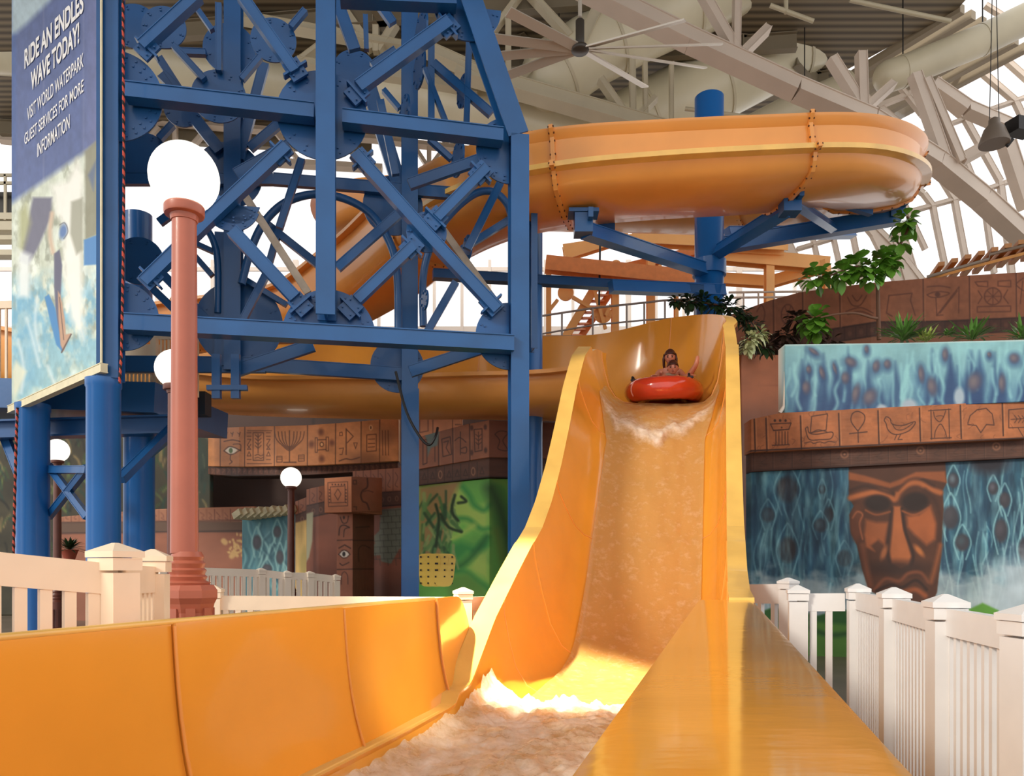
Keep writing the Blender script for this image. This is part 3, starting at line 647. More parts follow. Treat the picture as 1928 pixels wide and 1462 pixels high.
cv.curve(z([(800,770),(870,800),(960,780)]), 3, A, 1.5); cv.curve(z([(1040,775),(1120,800),(1210,755)]), 3, A, 1.5)
cv.ell(*z([(740,860)])[0], 12, 30, (98, 54, 34), .3); cv.curve(z([(715,820),(745,780),(780,800),(760,860),(780,960)]), 3, (150,86,54), 1.5)
cv.ell(*z([(920,1050)])[0], 5, 14, (150,88,52), .5, 20); cv.ell(*z([(1150,1035)])[0], 5, 13, (170,100,52), .5, -40)
cv.ell(*z([(1000,1150)])[0], 60, 14, D_, .5, a=.8); cv.curve(z([(1190,640),(1260,720),(1290,860),(1270,1080),(1240,1240)]), 9, (60,34,24), 4, .8)
cv.curve(z([(780,1000),(800,1120),(830,1260)]), 10, (118, 66, 42), 4, .8); cv.curve(z([(1290,1000),(1260,1130),(1230,1240)]), 8, (150, 84, 46), 4, .8)
cv.curve(z([(860,1290),(930,1220),(1020,1235),(1080,1185),(1160,1180),(1210,1240)]), 6, (116, 64, 40), 2.5); cv.curve(z([(870,1300),(960,1260),(1040,1275),(1130,1230),(1200,1290)]), 5, D_, 2)
cv.curve(z([(920,1330),(1020,1320),(1120,1290),(1190,1330)]), 9, (140, 74, 40), 3)
cv.noise(30, 30, .10, 77)
BT = [(1414, 889), (1936, 862)]
cv.build('painted_face_panel', PL, BT, [(1414, 1237), (1936, 1254)], big, .3)
# narrow dark band
cv = Cv(1414, 1938, 826, 892, 1.2, (84, 52, 38), 8); cv.noise(20, 12, .18)
for k in range(15):
    x = 1419+k*36.2; s_ = -(x-1414)*.052; cv.line([(x, 850+s_), (x+.5, 886+s_)], 1.2, (58,36,28)); cv.line([(x+2, 850+s_), (x+2, 886+s_)], .8, (118,78,58), a=.6)
    cv.curve([(x+9, 862+s_), (x+16, 858+s_), (x+24, 864+s_), (x+14, 872+s_), (x+24, 876+s_)], 1.2, (56,36,28), a=.6)
for x in (1590, 1733, 1876): y = 867-(x-1414)*.052; cv.ell(x, y-6+4, 8, 8, (128,84,60), .15); cv.ell(x, y-2, 5, 5, (84,52,38), .2); cv.ell(x, y-2, 2, 2, (140,96,70), .3)
cv.line([(1414,848.5),(1936,824)], 3, (46,26,18), 1); cv.line([(1414,888),(1936,861)], 4, (58,34,26), 1.5)
cv.build('carved_strip', [(1416,13.93),(1936,12.23)], [(1414,852),(1936,826)], BT, big, .3)
# block band with picture signs
cv = Cv(1414, 1938, 748, 856, 1.0, (164, 98, 58), 9); cv.noise(26, 20, .16); cv.noise(7, 7, .08, 4)
edges = [1420, 1442, 1507, 1579, 1653, 1731, 1808, 1887, 1960]
for e in edges:
    k = (e-1414)*.066; cv.line([(e, 790-k), (e+2, 852-k)], 2.4, (54,28,18), .8); cv.line([(e+3.2, 786-k), (e+5, 848-k)], 1, (206,140,92), .6, .7)
cv.line([(1414,849.5),(1936,825)], 3, (50,26,18), 1)
r = np.random.default_rng(12)
for k in range(46):
    x = r.uniform(1420, 1936); y = r.uniform(765, 845)-(x-1414)*.05; cv.curve([(x, y), (x+r.uniform(-7, 7), y+r.uniform(2, 6)), (x+r.uniform(-8, 8), y+r.uniform(7, 12))], .8, (92,52,34), .6, .7)
g = lambda pts, w=1.7, curve=False: (cv.curve if curve else cv.line)(z(pts), w, INK, .6)
# table altar
g([(176,205),(312,198),(296,240),(196,247),(176,205)]); g([(196,247),(296,240)]); g([(190,345),(298,340)])
for x in (212,232,252,272,290): g([(x,255),(x,338)], 1.5)
for x in (205,240,275): cv.ell(*z([(x,182)])[0], 2.4, 2.6, INK)
cv.ell(*z([(250,228)])[0], 1.6, 1.6, INK)
# boat
g([(438,262),(446,155),(550,138),(541,245),(438,262)], 1.7); g([(446,262),(490,243),(545,256)], 1.5, True)
g([(405,235),(420,225),(430,262),(480,272),(580,258),(572,300),(500,308),(430,305),(405,235)], 1.7, True); g([(400,330),(440,322),(460,332),(500,322),(530,330),(560,318),(600,326)], 1.4, True)
# looped cross
g([(748,250),(706,190),(712,140),(748,122),(790,145),(790,190),(750,250)], 1.8, True); g([(695,268),(810,256)], 1.8); g([(750,250),(752,325)], 1.8)
# bird
g([(922,178),(935,158),(960,170),(975,205),(1040,215),(1125,190),(1090,245),(1020,272),(975,268),(945,240),(935,205),(922,182)], 1.7, True); g([(975,205),(1000,240),(1050,240),(1110,200)], 1.4, True)
g([(1005,272),(990,308)], 1.5); g([(1030,272),(1012,306),(1040,306)], 1.5)
# hourglass frame
g([(1212,118),(1358,108)]); g([(1225,300),(1362,295)]); g([(1228,112),(1232,305)]); g([(1345,105),(1350,300)])
g([(1245,125),(1255,165),(1285,190),(1310,160),(1325,118)], 1.5, True); g([(1252,292),(1258,250),(1290,205),(1318,245),(1330,288)], 1.5, True); g([(1262,155),(1290,150),(1312,155)], 1.2, True)
# dome with pointed foot
g([(1470,200),(1485,150),(1530,112),(1590,102),(1630,140),(1642,212),(1592,208),(1555,262),(1525,215),(1470,208)], 1.7)
# framed branch
g([(1738,112),(1900,98),(1900,225),(1738,230),(1738,112)]); g([(1752,175),(1900,165)], 1.3)
for x in (1775, 1800, 1825, 1850): g([(x,150),(x+18,172),(x+2,196)], 1.3)
g([(1800,232),(1840,300)], 1.3)
cv.build('carved_block_band', [(1416,13.8),(1936,12.1)], [(1414,790),(1470,778),(1936,754)], [(1414,852),(1936,826)], big, .4, rim=(190,124,82))
# upper water panel
cv = Cv(1478, 1940, 636, 782, 1.5, (130, 182, 190), 14)
g_ = np.clip((cv.Y-660)/110, 0, 1); cv.mix(g_*.75, (54, 98, 142)); cv.noise(22, 40, .12, 2); cv.noise(18, 46, .55, 6, (150, 204, 208))
r = np.random.default_rng(77)
for k in range(30):
    x = r.uniform(1480, 1936); y = r.uniform(690, 760); cv.poly([(x, y-r.uniform(25, 50)), (x+r.uniform(8, 16), y+14), (x+3, 784), (x-r.uniform(14, 22), 784), (x-7, y+10)], (34, 66, 112), 5, .7)
for k in range(34):
    x = r.uniform(1480, 1936); y = r.uniform(645, 700); a = r.uniform(-16, 16)
    cv.curve([(x, y), (x+a*.2, y+20), (x+a, y+42), (x+a*.6, y+66), (x+a*1.4, y+86)], r.uniform(2.5, 6), (146, 204, 208), 3, .7)
for cx, cy, rx, ry, an in [(1532,662,12,4,35),(1602,682,12,8,30),(1572,694,3,11,-15),(1632,658,4,7,0),(1523,696,5,7,0),(1548,702,5,12,-15),(1592,712,8,11,0),(1650,690,7,11,10),(1671,686,7,8,0),(1755,728,10,17,-10),(1835,720,14,18,15),(1887,722,7,17,0),(1910,675,10,9,30),(1863,668,4,5,0),(1612,742,8,18,10),(1638,748,13,16,30),(1780,668,6,12,0),(1735,705,6,16,-5),(1518,730,8,12,0)]:
    cv.ell(cx, cy+3, rx+3, ry+4, (40, 72, 116), .6, an, .8); cv.ell(cx, cy, rx*.9, ry, (88, 82, 100), .35, an, .85); cv.ell(cx-2, cy-1, rx*.5, ry*.5, (112, 104, 112), .6, an)
for cx, cy, rx, ry in [(1712,764,14,12),(1806,748,10,18),(1660,770,10,8),(1740,778,18,6)]: cv.ell(cx, cy, rx, ry, (160, 178, 192), .3)
cv.line([(1478,650),(1936,641)], 2.5, (196, 216, 214), 1.5)
cv.build('waterfall_panel', [(1480,13.75),(1936,12.05)], [(1478,649),(1700,646),(1936,640)], [(1478,779),(1936,756)], big, .35, rim=(226,226,220))
mb = MB(); mb.tube([P(x, y, 13.8) for x, y in [(1480,700),(1479,735),(1477,765),(1468,778)]], .035, 8); mb.build('edge_bead', mat('off_white_paint', (232,226,214), .5), big)
mb = MB(); mb.bar(P(1482, 800, 14.3), P(1936, 790, 12.7), .9, .2); mb.build('planter_floor', mat('dark_soil', (52,38,28), .9, noise=.3), big)

# ---- brown curved walls between slide and mural, and the tier above
mid = thing('curved_wall', 'plain reddish brown curved wall between the slide and the blue painted wall', 'wall', (P(1445,HY,16.2).x, 16.2, 0))
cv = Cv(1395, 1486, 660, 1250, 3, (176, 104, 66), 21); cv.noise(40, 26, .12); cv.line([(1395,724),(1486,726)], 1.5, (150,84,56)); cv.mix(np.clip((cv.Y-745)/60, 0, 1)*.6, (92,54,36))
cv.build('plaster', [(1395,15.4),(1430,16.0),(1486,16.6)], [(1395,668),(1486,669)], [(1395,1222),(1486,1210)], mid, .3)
tier = thing('carved_wall', 'upper terrace wall of brown blocks with carved eye and wheel signs, top right', 'carved wall', (P(1660,HY,17.5).x, 17.5, 0))
TP = [(1378,19.2),(1450,18.6),(1530,18.1),(1640,17.6),(1780,17.2),(1940,16.6)]
top = [(1378,592),(1400,584),(1450,566),(1505,551),(1560,543),(1640,533),(1737,525),(1825,519),(1940,512)]
cv = Cv(1376, 1942, 508, 800, 1.5, (150, 92, 62), 23); cv.noise(40, 30, .13)
yt = np.interp(cv.xs, [a for a, b in top], [b for a, b in top]); lowb = np.interp(cv.xs, [1376,1456,1580,1650,1760,1940], [650,640,618,607,606,598])
cv.mix(np.clip((cv.Y-lowb[None, :])/2, 0, 1), (78, 46, 34)); cv.noise(9, 9, .1, 3)
cv.mix(np.clip((cv.Y-lowb[None, :]-24)/2, 0, 1), (140, 88, 60)); 
cv.line(list(zip(cv.xs[::10], lowb[::10])), 3, (50,28,20), 1); cv.line(list(zip(cv.xs[::10], lowb[::10]+25)), 2.5, (50,28,20), 1)
for x in (1456, 1511, 1581, 1651, 1738, 1825, 1913): cv.line([(x, np.interp(x,cv.xs,yt)), (x+1, np.interp(x,cv.xs,lowb))], 2, (84,48,34), .8); cv.line([(x+3, np.interp(x,cv.xs,yt)), (x+4, np.interp(x,cv.xs,lowb))], 1, (184,120,86), .6, .6)
for x in np.arange(1380, 1936, 21): y = np.interp(x, cv.xs, lowb); cv.line([(x, y+2), (x, y+23)], 1, (48,28,22)); cv.ell(x+10, y+12, 4, 5, (98,60,44), .4)
T2 = lambda pts: Z_(1350, 380, 3.336, pts); k_ = (96, 54, 38)
g = lambda pts, w=1.8, curve=True: (cv.curve if curve else cv.line)(T2(pts), w, k_, .7)
g([(1080,590),(1225,575),(1215,620),(1245,715)], curve=False); g([(1080,590),(1065,700),(1100,720)], curve=False)
g([(1318,585),(1380,565),(1460,575),(1400,600),(1345,600),(1318,585)]); cv.ell(*T2([(1385,583)])[0], 5, 5, k_); g([(1320,535),(1400,530),(1465,540)]); g([(1375,605),(1380,715),(1520,535),(1518,700)], curve=False); g([(1380,715),(1420,712)], curve=False); g([(1400,700),(1510,560)], curve=False)
cv.ell(*T2([(1733,595)])[0], 17, 17, k_, .06); cv.ell(*T2([(1733,595)])[0], 15, 15, (150,92,62), .06)
for a in range(0, 180, 45): q = math.radians(a); c = T2([(1733,595)])[0]; cv.line([(c[0]-15*math.cos(q), c[1]-15*math.sin(q)), (c[0]+15*math.cos(q), c[1]+15*math.sin(q))], 1.4, k_)
g([(1620,505),(1700,500),(1700,535),(1640,530),(1620,505)], curve=False); g([(1765,500),(1845,495),(1845,535),(1765,530),(1765,500)], curve=False); g([(1635,660),(1845,655),(1845,690),(1635,695),(1635,660)], curve=False)
g([(1640,560),(1665,600),(1640,640)], curve=False); g([(1825,555),(1800,600),(1830,640)], curve=False)
cv.ell(*T2([(445,710)])[0], 13, 20, k_, .08); cv.ell(*T2([(445,710)])[0], 11, 18, (150,92,62), .08)
for a in (0, 60, 120): q = math.radians(a); c = T2([(445,710)])[0]; cv.line([(c[0]-11*math.cos(q), c[1]-18*math.sin(q)), (c[0]+11*math.cos(q), c[1]+18*math.sin(q))], 1.3, k_)
g([(820,600),(850,650),(900,650),(940,590)]); g([(850,590),(880,625),(910,590)]); g([(810,690),(900,665),(980,700)]); g([(820,710),(900,690),(975,715)]); g([(250,690),(280,650),(300,700),(290,760)]); g([(1925,480),(1880,520),(1925,560)]); g([(1920,500),(1905,640)])
cv.build('carved_blocks', TP, top, [(1376,760),(1940,740)], tier, .4, rim=(190,130,90))
roofl = thing('slatted_canopy', 'pale orange slatted canopy edge sloping up above the carved terrace wall, far right', 'canopy', (P(1850,HY,20).x, 20, 0))
mb = MB(); mb.bar(P(1735,528,20.5), P(1945,472,18.8), 1.6, .06, (0,-.5,1)); mb.build('board', mat('pale_orange_board', (238,176,104), .5, noise=.1), roofl)
for k in range(9):
    a = P(1745+k*24, 524-k*6.4, 20.3-k*.18); mb = MB(); mb.bar(a+Vector((0,-.7,.1)), a+Vector((.45,.9,.14)), .14, .1); mb.build('slat', mat('tan_timber', (196,140,88), .6), roofl)
mb = MB(); mb.tube([P(1745,522,19.6), P(1862,488,19), P(1864,479,19), P(1940,460,18.4)], .04, 6); mb.build('pipe', mat('grey_pipe', (150,140,128), .5), roofl)

# ---- green painted block behind the tower
gb = thing('mural_block', 'corner block painted with green hills and dark leaves under a carved brown band', 'painted wall', (P(921,HY,15.5).x, 15.5, 0))
GP = [(786,17.3),(921,15.5),(1050,16.1)]
cv = Cv(786, 1050, 895, 1216, 1.5, (116, 196, 84), 31)
gr, dg, yg = (60,156,72), (26,100,46), (196,222,104)
sx = lambda pts: Z_(700, 740, 3.3225, pts)
cv.noise(60, 30, .12)
cv.poly(sx([(480,560),(560,600),(640,720),(735,690),(735,880),(640,840),(560,800),(500,900),(480,700)]), yg, 9, .8)
cv.curve(sx([(570,590),(610,640),(640,700),(700,735),(740,700)]), 8, gr, 5); cv.curve(sx([(500,790),(600,790),(680,850),(735,850)]), 7, gr, 5); cv.curve(sx([(480,930),(580,870),(640,830)]), 6, yg, 6)
cv.poly(sx([(470,950),(560,930),(640,960),(735,900),(735,1060),(600,1000),(500,1090)]), gr, 8); cv.poly(sx([(600,1100),(660,1000),(735,980),(735,1180),(640,1130)]), yg, 8, .8)
cv.curve(sx([(480,1110),(560,1080),(640,1010),(720,900)]), 9, dg, 7, .8); cv.curve(sx([(480,1130),(580,1120),(660,1180),(730,1230)]), 8, gr, 6); cv.poly(sx([(480,1150),(600,1130),(700,1220),(735,1300),(480,1320)]), (110,170,70), 7)
m_ = (cv.X > 921)*1.0; cv.mix(m_*.5, (52,96,30)); cv.curve([(925,920),(945,970),(965,1060),(968,1120)], 26, (30,60,26), 12, .8); cv.curve([(935,1000),(950,1060),(975,1110)], 12, (96,108,34), 8, .6); cv.curve([(930,905),(958,915),(966,960)], 8, (104,134,50), 6, .7)  # right face past the corner: shade put into the green
cv.poly(sx([(295,590),(560,545),(490,700),(480,900),(440,1000),(440,1190),(295,1190)]), (176,132,84), 6, .9)
r = np.random.default_rng(5)
for k in range(58):
    x = r.uniform(795, 858); y = r.uniform(925, 1040); a = r.uniform(-1.2, 1.2); L = r.uniform(16, 36)
    cv.curve([(x, y), (x+a*8, y+L*.5), (x+a*16, y+L)], r.uniform(3, 8), [(74,124,62),(104,150,84),(44,84,48),(150,176,104)][k % 4], 1.5, .85)
for pts in ([(520,640),(500,740),(540,800)],[(560,650),(590,680),(540,690)],[(430,760),(480,840),(560,870)],[(400,700),(420,800),(400,960)]): cv.curve(sx(pts), 5, (38,64,30), 1.5)
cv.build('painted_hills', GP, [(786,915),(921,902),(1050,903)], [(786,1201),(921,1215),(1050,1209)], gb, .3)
cv = Cv(786, 1050, 855, 918, 1.2, (96, 60, 42), 32); cv.noise(20, 10, .15)
for i, x in enumerate(np.arange(796, 920, 15.5)): y = 899-(x-790)*.098; cv.line([(x-6, y-17), (x-6, y+14)], 1, (56,34,26)); (cv.ell(x+2, y-1, 4, 8, (168,118,84), .12), cv.ell(x+2, y-1, 2.6, 6, (96,60,42), .2)) if i in (2, 6) else cv.line([(x-1, y+5), (x+3, y-7), (x+7, y+5), (x-1, y+5)], 1.1, (56,32,24))
cv.line([(790,883),(921,861),(1050,864)], 2.5, (44,24,18), .8); cv.line([(790,914),(921,898),(1050,900)], 2.5, (44,24,18), .8); cv.mix((cv.X > 921)*.35, (50,26,20))  # strip darkened on the right face, shade painted in
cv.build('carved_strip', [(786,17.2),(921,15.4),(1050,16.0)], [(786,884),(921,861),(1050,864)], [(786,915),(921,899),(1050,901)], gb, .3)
cv = Cv(786, 1050, 785, 888, 1.1, (160, 98, 66), 33); cv.noise(24, 18, .14)
for x in (825, 852, 884, 985): cv.line([(x, 790), (x+1, 880)], 2, (72,40,28), .8); cv.line([(x+2.6, 790), (x+3.6, 880)], 1, (196,132,92), .5, .6)
g = lambda pts, w=1.6, curve=False: (cv.curve if curve else cv.line)(sx(pts), w, INK, .6)
g([(555,245),(555,385)]); g([(520,300),(550,280),(590,310)], 1.5, True); g([(560,350),(590,340),(590,375),(560,375)], 1.5, True); g([(640,230),(690,225),(690,360),(645,370),(640,230)]); g([(667,245),(667,350)], 1.2)
for y in (260,285,310): g([(650,y),(667,y+16),(685,y)], 1.2)
for a in ((625,220),(625,375),(710,215),(712,360)): cv.ell(*sx([a])[0], 3, 5, (88,50,36), .4)
g([(438,290),(490,275),(500,385),(445,400),(438,290)]); g([(450,310),(480,300),(465,345),(485,380)], 1.4); g([(320,300),(345,290),(345,440),(320,450),(320,300)]); g([(370,330),(395,320),(395,430)], 1.4)
cv.poly(sx([(330,265),(425,220),(410,330),(370,345),(350,400),(345,300)]), (108,128,124), 1.5); cv.mix((cv.X > 921)*.5, (72,36,28)); g([(770,260),(800,240),(850,250),(820,300),(850,360),(790,350),(800,300),(770,260)], 1.6, True); g([(1010,210),(1050,240),(1060,320),(1020,380)], 1.6, True)  # blocks of the right face carry painted shade too
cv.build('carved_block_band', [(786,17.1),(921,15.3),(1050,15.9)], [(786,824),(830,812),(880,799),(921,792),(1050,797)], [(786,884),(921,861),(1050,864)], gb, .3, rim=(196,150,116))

# ---- curved balcony band with seven big blocks
bal = thing('carved_balcony', 'curved balcony front of orange brown blocks carved with an eye and a candlestick', 'balcony', (P(570,HY,20.5).x, 20.5, 0))
BP = [(392,24.5),(405,22.6),(450,21.4),(520,20.8),(600,20.6),(680,20.6),(750,20.8)]
bt = [(392,811),(415,806),(460,804),(520,803),(580,801),(640,797),(700,792),(750,787)]; bb = [(392,878),(460,879),(580,877),(690,872),(750,868)]
cv = Cv(392, 750, 784, 882, 1.0, (186, 122, 76), 41); cv.noise(26, 16, .14); cv.noise(7, 7, .06, 5)
y2 = lambda pts: Z_(350, 740, 3.6556, pts)
for x in (415, 461, 517, 579, 632, 680, 715): cv.line([(x, 786), (x-.5, 882)], 1.6, (70,40,26), .7)
for cx, cy in ((730,820),(700,868),(672,866)): cv.ell(cx, cy, 22, 14, (112,72,48), .8, a=.6)
g = lambda pts, w=1.5, curve=False, c=(82,46,30): (cv.curve if curve else cv.line)(y2(pts), w, c, .6)
cv.poly(y2([(268,398),(300,372),(330,376),(356,395),(330,418),(300,422)]), (226,216,196), .6); cv.ell(*y2([(309,398)])[0], 3.6, 5, (92,112,68), .15)
g([(262,400),(295,372),(335,378),(378,400)], 1.8, True); g([(262,400),(300,424),(335,418),(378,390)], 1.6, True); g([(262,335),(320,325),(372,335)], 1.8, True); g([(325,355),(360,352),(378,362),(376,395)], 1.5, True); g([(308,425),(305,460),(318,475),(300,490)], 1.6, True)
for x in (278, 318, 366): g([(x-10,275),(x,285),(x+8,272),(x,300)], 1.3)
g([(462,275),(535,275),(535,465),(462,465),(462,275)]); g([(497,285),(497,415)]); 
for y in (300, 325, 350, 375): g([(478,y-10),(497,y+8),(518,y-12)], 1.4)
g([(475,432),(497,425),(515,435),(530,428)], 1.3, True); g([(475,450),(497,445),(515,452),(530,446)], 1.3, True)
for x in (435, 568): g([(x-14,275),(x+14,275)], 1.3); g([(x-14,300),(x+14,300)], 1.3); g([(x-12,320),(x+12,320),(x-12,360),(x+12,390),(x-12,390),(x+12,355)], 1.3); g([(x,405),(x+13,435),(x-13,435),(x,405)], 1.3); g([(x-14,460),(x+14,460)], 1.3)
g([(425,262),(590,262)], 1.3); g([(422,488),(590,488)], 1.3)
for q in (30, 52, 76, 100): g([(713-q*1.02,268),(713-q*.9,320),(713-q*.5,362),(713,360+q*.38),(713+q*.5,362),(713+q*.9,320),(713+q*1.02,268)], 1.6, True)
g([(713,262),(713,478)], 2); g([(672,480),(758,478)], 2); g([(625,438),(662,438),(662,478),(625,478),(625,438)], 1.3); g([(775,430),(815,428),(815,470),(775,472),(775,430)], 1.3)
for y in (448, 460): g([(630,y),(660,y)], 1); g([(778,y-6),(812,y-6)], 1)
g([(890,310),(905,310),(905,410),(890,410),(890,310)], 1.4); g([(965,305),(982,305),(982,400),(965,400),(965,305)], 1.4); g([(905,325),(965,322)]); g([(905,395),(965,390)]); cv.ell(*y2([(935,356)])[0], 4, 5, (82,46,30), .15); cv.ell(*y2([(935,356)])[0], 2.4, 3, (214,160,110), .15)
for x, y in ((865,355),(1005,345),(930,270),(935,455)): cv.ell(*y2([(x,y)])[0], 5, 6, (116,68,46), .6)
g([(1103,248),(1103,425)], 2); g([(1103,250),(1152,300),(1110,345)], 1.6); g([(1058,275),(1075,270),(1078,295),(1058,295),(1058,275)], 1.3); g([(1055,385),(1085,380),(1075,425),(1060,425)], 1.3); g([(1155,345),(1180,345),(1168,385),(1155,345)], 1.3); g([(1055,470),(1100,455),(1140,460),(1195,445)], 2, True)
cv.ell(*y2([(1273,240)])[0], 3.4, 5, (220,170,120), .2); cv.ell(*y2([(1273,240)])[0], 1.8, 3.2, (110,68,46), .2); g([(1245,290),(1310,285),(1310,400),(1245,405),(1245,290)]); g([(1255,320),(1300,318)], 1.3); g([(1255,350),(1300,348)], 1.3); g([(1255,375),(1300,372)], 1.3)
for x in (1352, 1372, 1392): g([(x,260),(x+3,430)], 1.3)
cv.build('carved_block_band', BP, bt, bb, bal, .3, rim=(214,170,126))
cv = Cv(392, 750, 864, 900, 1.2, (92, 56, 42), 42); cv.noise(8, 8, .25)
for x in np.arange(396, 750, 10): y = 886-(x-392)*.02; cv.line([(x, y-6), (x, y+8)], 1.2, (52,30,24)); cv.curve([(x+2, y-3), (x+6, y), (x+3, y+5)], 1, (150,100,78), .6, .6)
cv.line([(392,881),(580,879),(750,871)], 2, (48,26,20)); cv.line([(392,897),(580,896),(750,888)], 4, (54,34,28))
cv.build('carved_strip', [(392,24.6),(408,22.8),(450,21.6),(520,21),(600,20.8),(680,20.8),(750,21)], bb, [(392,893),(440,897),(580,895),(750,884)], bal, .8)

# ---- low carved wall with the teal painted waterfall
low = thing('carved_wall', 'low reddish wall with a row of carved signs and yellow splashes, left of the teal waterfall panel', 'carved wall', (P(330,HY,21).x, 21, 0))
cv = Cv(100, 480, 948, 1190, 2, (150, 92, 68), 51); cv.noise(50, 30, .12)
cv.mix((cv.Y < 984)*1.0, (166,110,80)); cv.mix(((cv.Y >= 984) & (cv.Y < 1003))*1.0, (98,72,56)); cv.line([(100,985),(480,980)], 2, (70,40,30)); cv.line([(100,1005),(480,1000)], 2.4, (50,28,22))
for x in np.arange(104, 462, 15): cv.line([(x, 960), (x, 983)], 1.2, (110,62,46)); cv.curve([(x+4, 966), (x+10, 968+(x % 7)), (x+5, 976), (x+11, 979)], 1.2, (112,62,48), .6)
r = np.random.default_rng(9)
for k in range(46): x = 446+r.normal(0, 9); y = r.uniform(1004, 1050); cv.ell(x, y, r.uniform(1.5, 3), r.uniform(1.5, 3), (206,168,108), .4)
for x, y in ((421,1019),(440,1045),(424,1022),(436,1048)): cv.ell(x, y, 5, 5, (200,160,104), .3)
cv.build('carved_panel', [(100,22.9),(480,21.3)], [(100,975),(200,966),(300,959),(400,956),(480,954)], [(100,1170),(480,1179)], low, .5, rim=(222,200,170))
wf = thing('painted_panel', 'teal painted waterfall panel with a pale thatched cap, behind the small brown lamp', 'painted wall', (P(510,HY,20.2).x, 20.2, 0))
cv = Cv(456, 562, 962, 1190, 1.5, (74, 128, 140), 55); water_paint(cv, 456, 562, 975, 1150, 6, (44,84,100), (144,190,190), (66,70,78), 20, [(484,1022,8,14,(90,84,98)),(522,1002,7,11,(84,80,92)),(527,1050,7,13,(84,80,90)),(503,1072,9,9,(90,86,96))])
cv.build('painted_waterfall', [(456,20.4),(562,19.8)], [(456,975),(562,968)], [(456,1180),(562,1184)], wf, .4)
mb = MB()
for k in range(9): x = 460+k*12.4; mb.bar(P(x, 975-k*.9, 20.2)+Vector((0,-.1,0)), P(x+13, 973-k*.9, 20.1)+Vector((0,-.1,.1+.02*(k%2))), .7, .16)
mb.build('thatched_cap', mat('straw_cap', (206,200,168), .8, noise=.2), wf)
mw = thing('carved_wall', 'stepped reddish brown wall with carved top bands and grey stone patch beside the blue tower leg', 'carved wall', (P(650,HY,19).x, 19, 0))
def banded(x0, x1, plan, yt0, yt1, b1, b2, seed, extra=None, nm='carved_panel'):
    cv = Cv(x0, x1, min(yt0, yt1)-2, 1196, 1.2, (134, 78, 58), seed); cv.noise(60, 40, .13)
    f = (cv.X-x0)/(x1-x0); T = yt0+(yt1-yt0)*f; cv.mix(((cv.Y-T) < b1)*1.0, (158,98,70)); cv.mix((((cv.Y-T) >= b1) & ((cv.Y-T) < b2))*1.0, (92,60,48))
    cv.line([(x0, yt0+b1), (x1, yt1+b1)], 2, (60,34,26)); cv.line([(x0, yt0+b2), (x1, yt1+b2)], 2.2, (50,28,22))
    for x in np.arange(x0+6, x1, 14):
        y = yt0+(yt1-yt0)*(x-x0)/(x1-x0); cv.line([(x, y), (x, y+b1)], 1.2, (96,56,42)); cv.curve([(x+4, y+8), (x+9, y+b1*.4), (x+4, y+b1*.7), (x+9, y+b1*.8)], 1.2, (98,56,44), .6)
        if b2-b1 > 10: cv.ell(x+7, y+(b1+b2)/2, 3.4, 5, (168,118,90), .2, a=.6); cv.ell(x+7, y+(b1+b2)/2, 2, 3.4, (92,60,48), .2)
    if extra: extra(cv)
    return cv.build(nm, plan, [(x0, yt0), (x1, yt1)], [(x0, 1192), (x1, 1194)], mw, .4, rim=(180,130,100))
def ex0(cv): cv.poly([(556,985),(582,978),(582,1196),(556,1196)], (206,172,104), 1.5); cv.noise(8, 40, .16, 3); cv.ell(572,1060,8,26,(170,150,88),.4)
banded(556, 584, [(556,19.8),(584,19.4)], 945, 934, 26, 45, 61, ex0)
def ex1(cv): cv.poly([(576,968),(590,964),(588,1020),(582,1050),(576,1060)], (168,166,136), 1.5)
banded(577, 640, [(577,19.3),(600,18.8),(640,18.5)], 922, 908, 31, 54, 62, ex1)
def ex2(cv):
    r = np.random.default_rng(3)
    poly = [(718,960),(770,955),(770,1034),(752,1034),(736,1062),(718,1058),(716,1046),(692,1048),(696,1036),(706,1024),(704,1010),(714,1000)]
    cv.poly(poly, (112,114,98), 1); 
    for j in range(9):
        y = 962+j*11.5; cv.line([(716-(j>4)*14, y), (768, y-3)], 1.1, (62,62,54), .6, .8)
        for k in range(5): x = 700+k*15+(j % 2)*7; (cv.line([(x, y), (x+1, y+11)], 1.1, (62,62,54), .6, .8) if x < 766 and (x > 714 or j > 5) else None)
    cv.mix((cv.Y > 1066)*np.clip((cv.Y-1066)/40, 0, 1)*.5, (60,36,28))
banded(664, 770, [(664,18.6),(770,17.6)], 888, 880, 44, 70, 63, ex2)
cb = thing('carved_block', 'projecting cube shaped block with a carved diamond, on a square pillar with a painted eye', 'carved block', (P(662,HY,17).x, 17, 0))
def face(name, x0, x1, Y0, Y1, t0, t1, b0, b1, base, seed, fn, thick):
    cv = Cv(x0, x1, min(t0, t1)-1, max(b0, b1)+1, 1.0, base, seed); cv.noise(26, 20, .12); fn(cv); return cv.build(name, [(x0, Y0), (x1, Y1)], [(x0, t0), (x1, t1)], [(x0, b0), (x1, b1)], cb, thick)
u = lambda pts: Z_(560, 880, 5.625, pts)
def fa(cv):
    for p in ([(322,165),(532,155),(532,410),(328,418),(322,165)], [(348,210),(505,200),(505,375),(355,380),(348,210)], [(428,230),(462,285),(428,350),(392,290),(428,230)]): cv.line(u(p), 1.4, (92,52,34), .6)
    for k in range(5): cv.ell(*u([(370+k*32,185)])[0], 1.6, 1.6, (92,52,34), .3); cv.ell(*u([(515,240+k*34)])[0], 1.4, 1.4, (92,52,34), .3); cv.ell(*u([(340,240+k*34)])[0], 1.4, 1.4, (92,52,34), .3)
